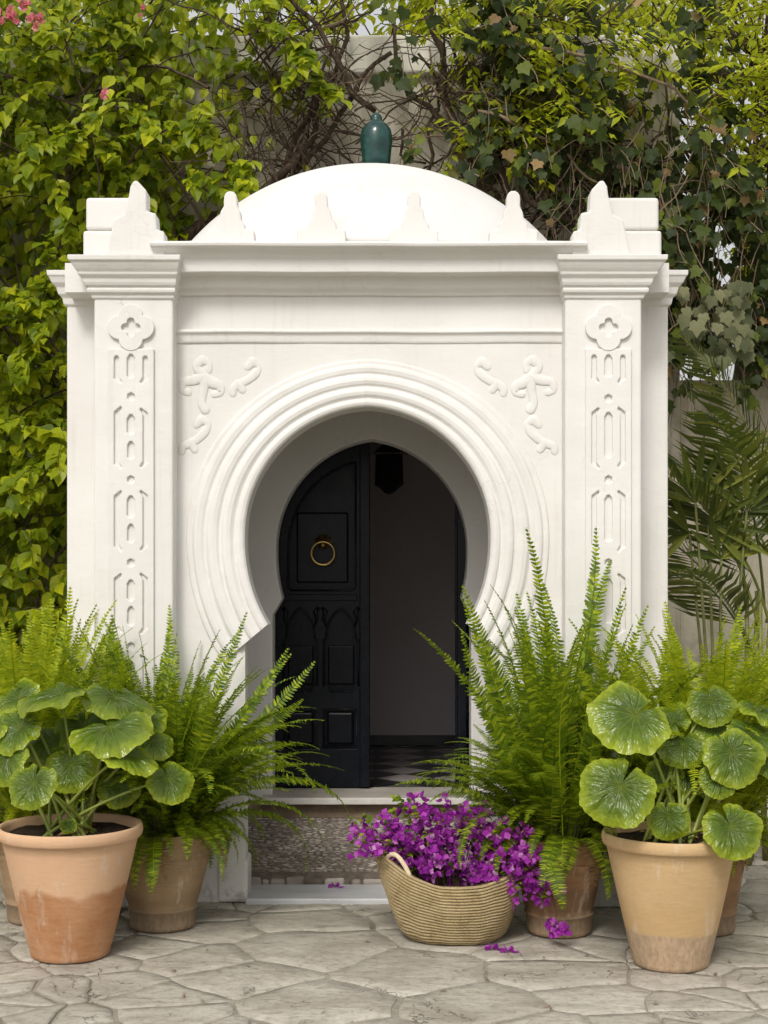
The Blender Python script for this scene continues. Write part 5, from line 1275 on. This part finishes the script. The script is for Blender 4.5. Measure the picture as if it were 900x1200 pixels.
# ---- trees beyond the wall
def tree(loc, label, seed, trunk, crown, nspray, per, ls, mat, group=None):
    t = root('tree', loc, label, 'tree', group); r2 = random.Random(seed); J = Join()
    V, T = tube_arrays(trunk[0], trunk[1], 9); obj('trunk', mesh_np('trunk', V, T, True), M_BARK, t)
    leaves = []; top = Vector(trunk[0][-1])
    for i in range(nspray):
        (cx, cy, cz), (rx, ry, rz) = r2.choice(crown)
        u = Vector((r2.gauss(0, 1), r2.gauss(0, 1), r2.gauss(0, 1))).normalized() * (r2.random() ** 0.4); p = Vector((cx + u.x * rx, cy + u.y * ry, cz + u.z * rz))
        if i % 9 == 0:
            a = Vector(r2.choice(trunk[0][2:])); m = a.lerp(p, .5) + Vector((0, 0, .15)); V, T = tube_arrays([a, m, p], [0.016, 0.009, 0.004], 5, False); J.add(V, T)
        d = Vector((r2.uniform(-1, 1), r2.uniform(-1, 1), r2.uniform(-.6, .2))).normalized(); Ls = r2.uniform(.25, .5)
        V, T = tube_arrays([p, p + d * Ls * .5, p + d * Ls + Vector((0, 0, -.08))], [0.005, .003, .0015], 3, False); J.add(V, T)
        for k in range(per):
            f = (k + .5) / per; q = p + d * Ls * f; s = (1 if k % 2 else -1) * d.cross(Vector((0, 0, 1))).normalized(); dd = (s * .8 + d * .4 + Vector((r2.gauss(0, .2), r2.gauss(0, .2), -.4))).normalized()
            leaves.append((q, dd, Vector((r2.gauss(0, .4), -.3 + r2.gauss(0, .3), 1)).normalized(), ls * r2.uniform(.7, 1.2)))
    tag(obj('branches', J.mesh('branches'), M_BARK, t), kind='stuff')
    emit_leaves(t, leaves, 'small' if ls < 0.09 else 'ovate', mat, 150)
tree((2.65, 3.0, 0), 'sunny yellow green tree with dark trunk beyond the wall at right', 7,
     ([(2.35, 3.0, 0), (2.45, 3.0, 2.2), (2.55, 2.95, 3.6), (2.72, 2.9, 4.2), (2.60, 2.85, 4.9), (2.7, 2.9, 6.0)], [0.16, 0.13, 0.11, 0.095, 0.08, 0.05]),
     [((2.4, 3.0, 5.0), (0.9, 0.8, 0.7)), ((1.9, 2.8, 5.4), (1.0, 0.8, 0.6)), ((3.0, 3.2, 4.4), (0.7, 0.8, 1.0)), ((2.8, 3.4, 5.6), (1.2, 0.8, 0.8)), ((1.2, 2.9, 5.7), (0.9, 0.6, 0.5)), ((1.15, 1.75, 4.70), (0.9, 0.3, 0.4)), ((0.9, 1.8, 4.3), (0.5, 0.2, 0.35)), ((2.35, 1.7, 4.35), (0.55, 0.3, 0.7)), ((2.5, 2.8, 3.8), (0.6, 0.5, 0.8))], 760, 14, 0.085, M_TREE)
tree((0.4, 5.2, 0), 'bright leafy tree rising behind the wall over the dome', 8,
     ([(0.4, 5.2, 0), (0.5, 5.2, 3.0), (0.3, 5.1, 5.0), (0.4, 5.0, 7.0)], [0.17, 0.14, 0.11, 0.05]),
     [((0.2, 5.0, 6.4), (1.6, 1.0, 0.9)), ((-1.6, 5.0, 6.6), (1.5, 1.0, 0.9)), ((1.6, 5.0, 6.3), (1.3, 1.0, 0.9))], 420, 14, 0.10, M_TREE)

# ---- scraps of dry leaf and grit on the paving
r_ = random.Random(606); J = Join()
for i in range(150):
    x, y = r_.uniform(-2.2, 2.2), r_.uniform(-2.0, -0.05)
    L = r_.choice((0.004, 0.005, 0.007, 0.010, 0.016)); u = r_.uniform(0, 6.28); c = Vector((x, y, 0.003)); d = Vector((math.cos(u), math.sin(u), r_.uniform(0, .3))) * L; e = Vector((-math.sin(u), math.cos(u), .2)) * L * .45
    J.add([c - d, c + e, c + d, c - e, c + Vector((0, 0, L * .3))], [(0, 1, 4), (1, 2, 4), (2, 3, 4), (3, 0, 4)])
tag(obj('leaf_litter', J.mesh('leaf_litter'), M_TWIGPALE), 'tiny dry leaf scraps and grit scattered on the paving', 'litter', kind='stuff')
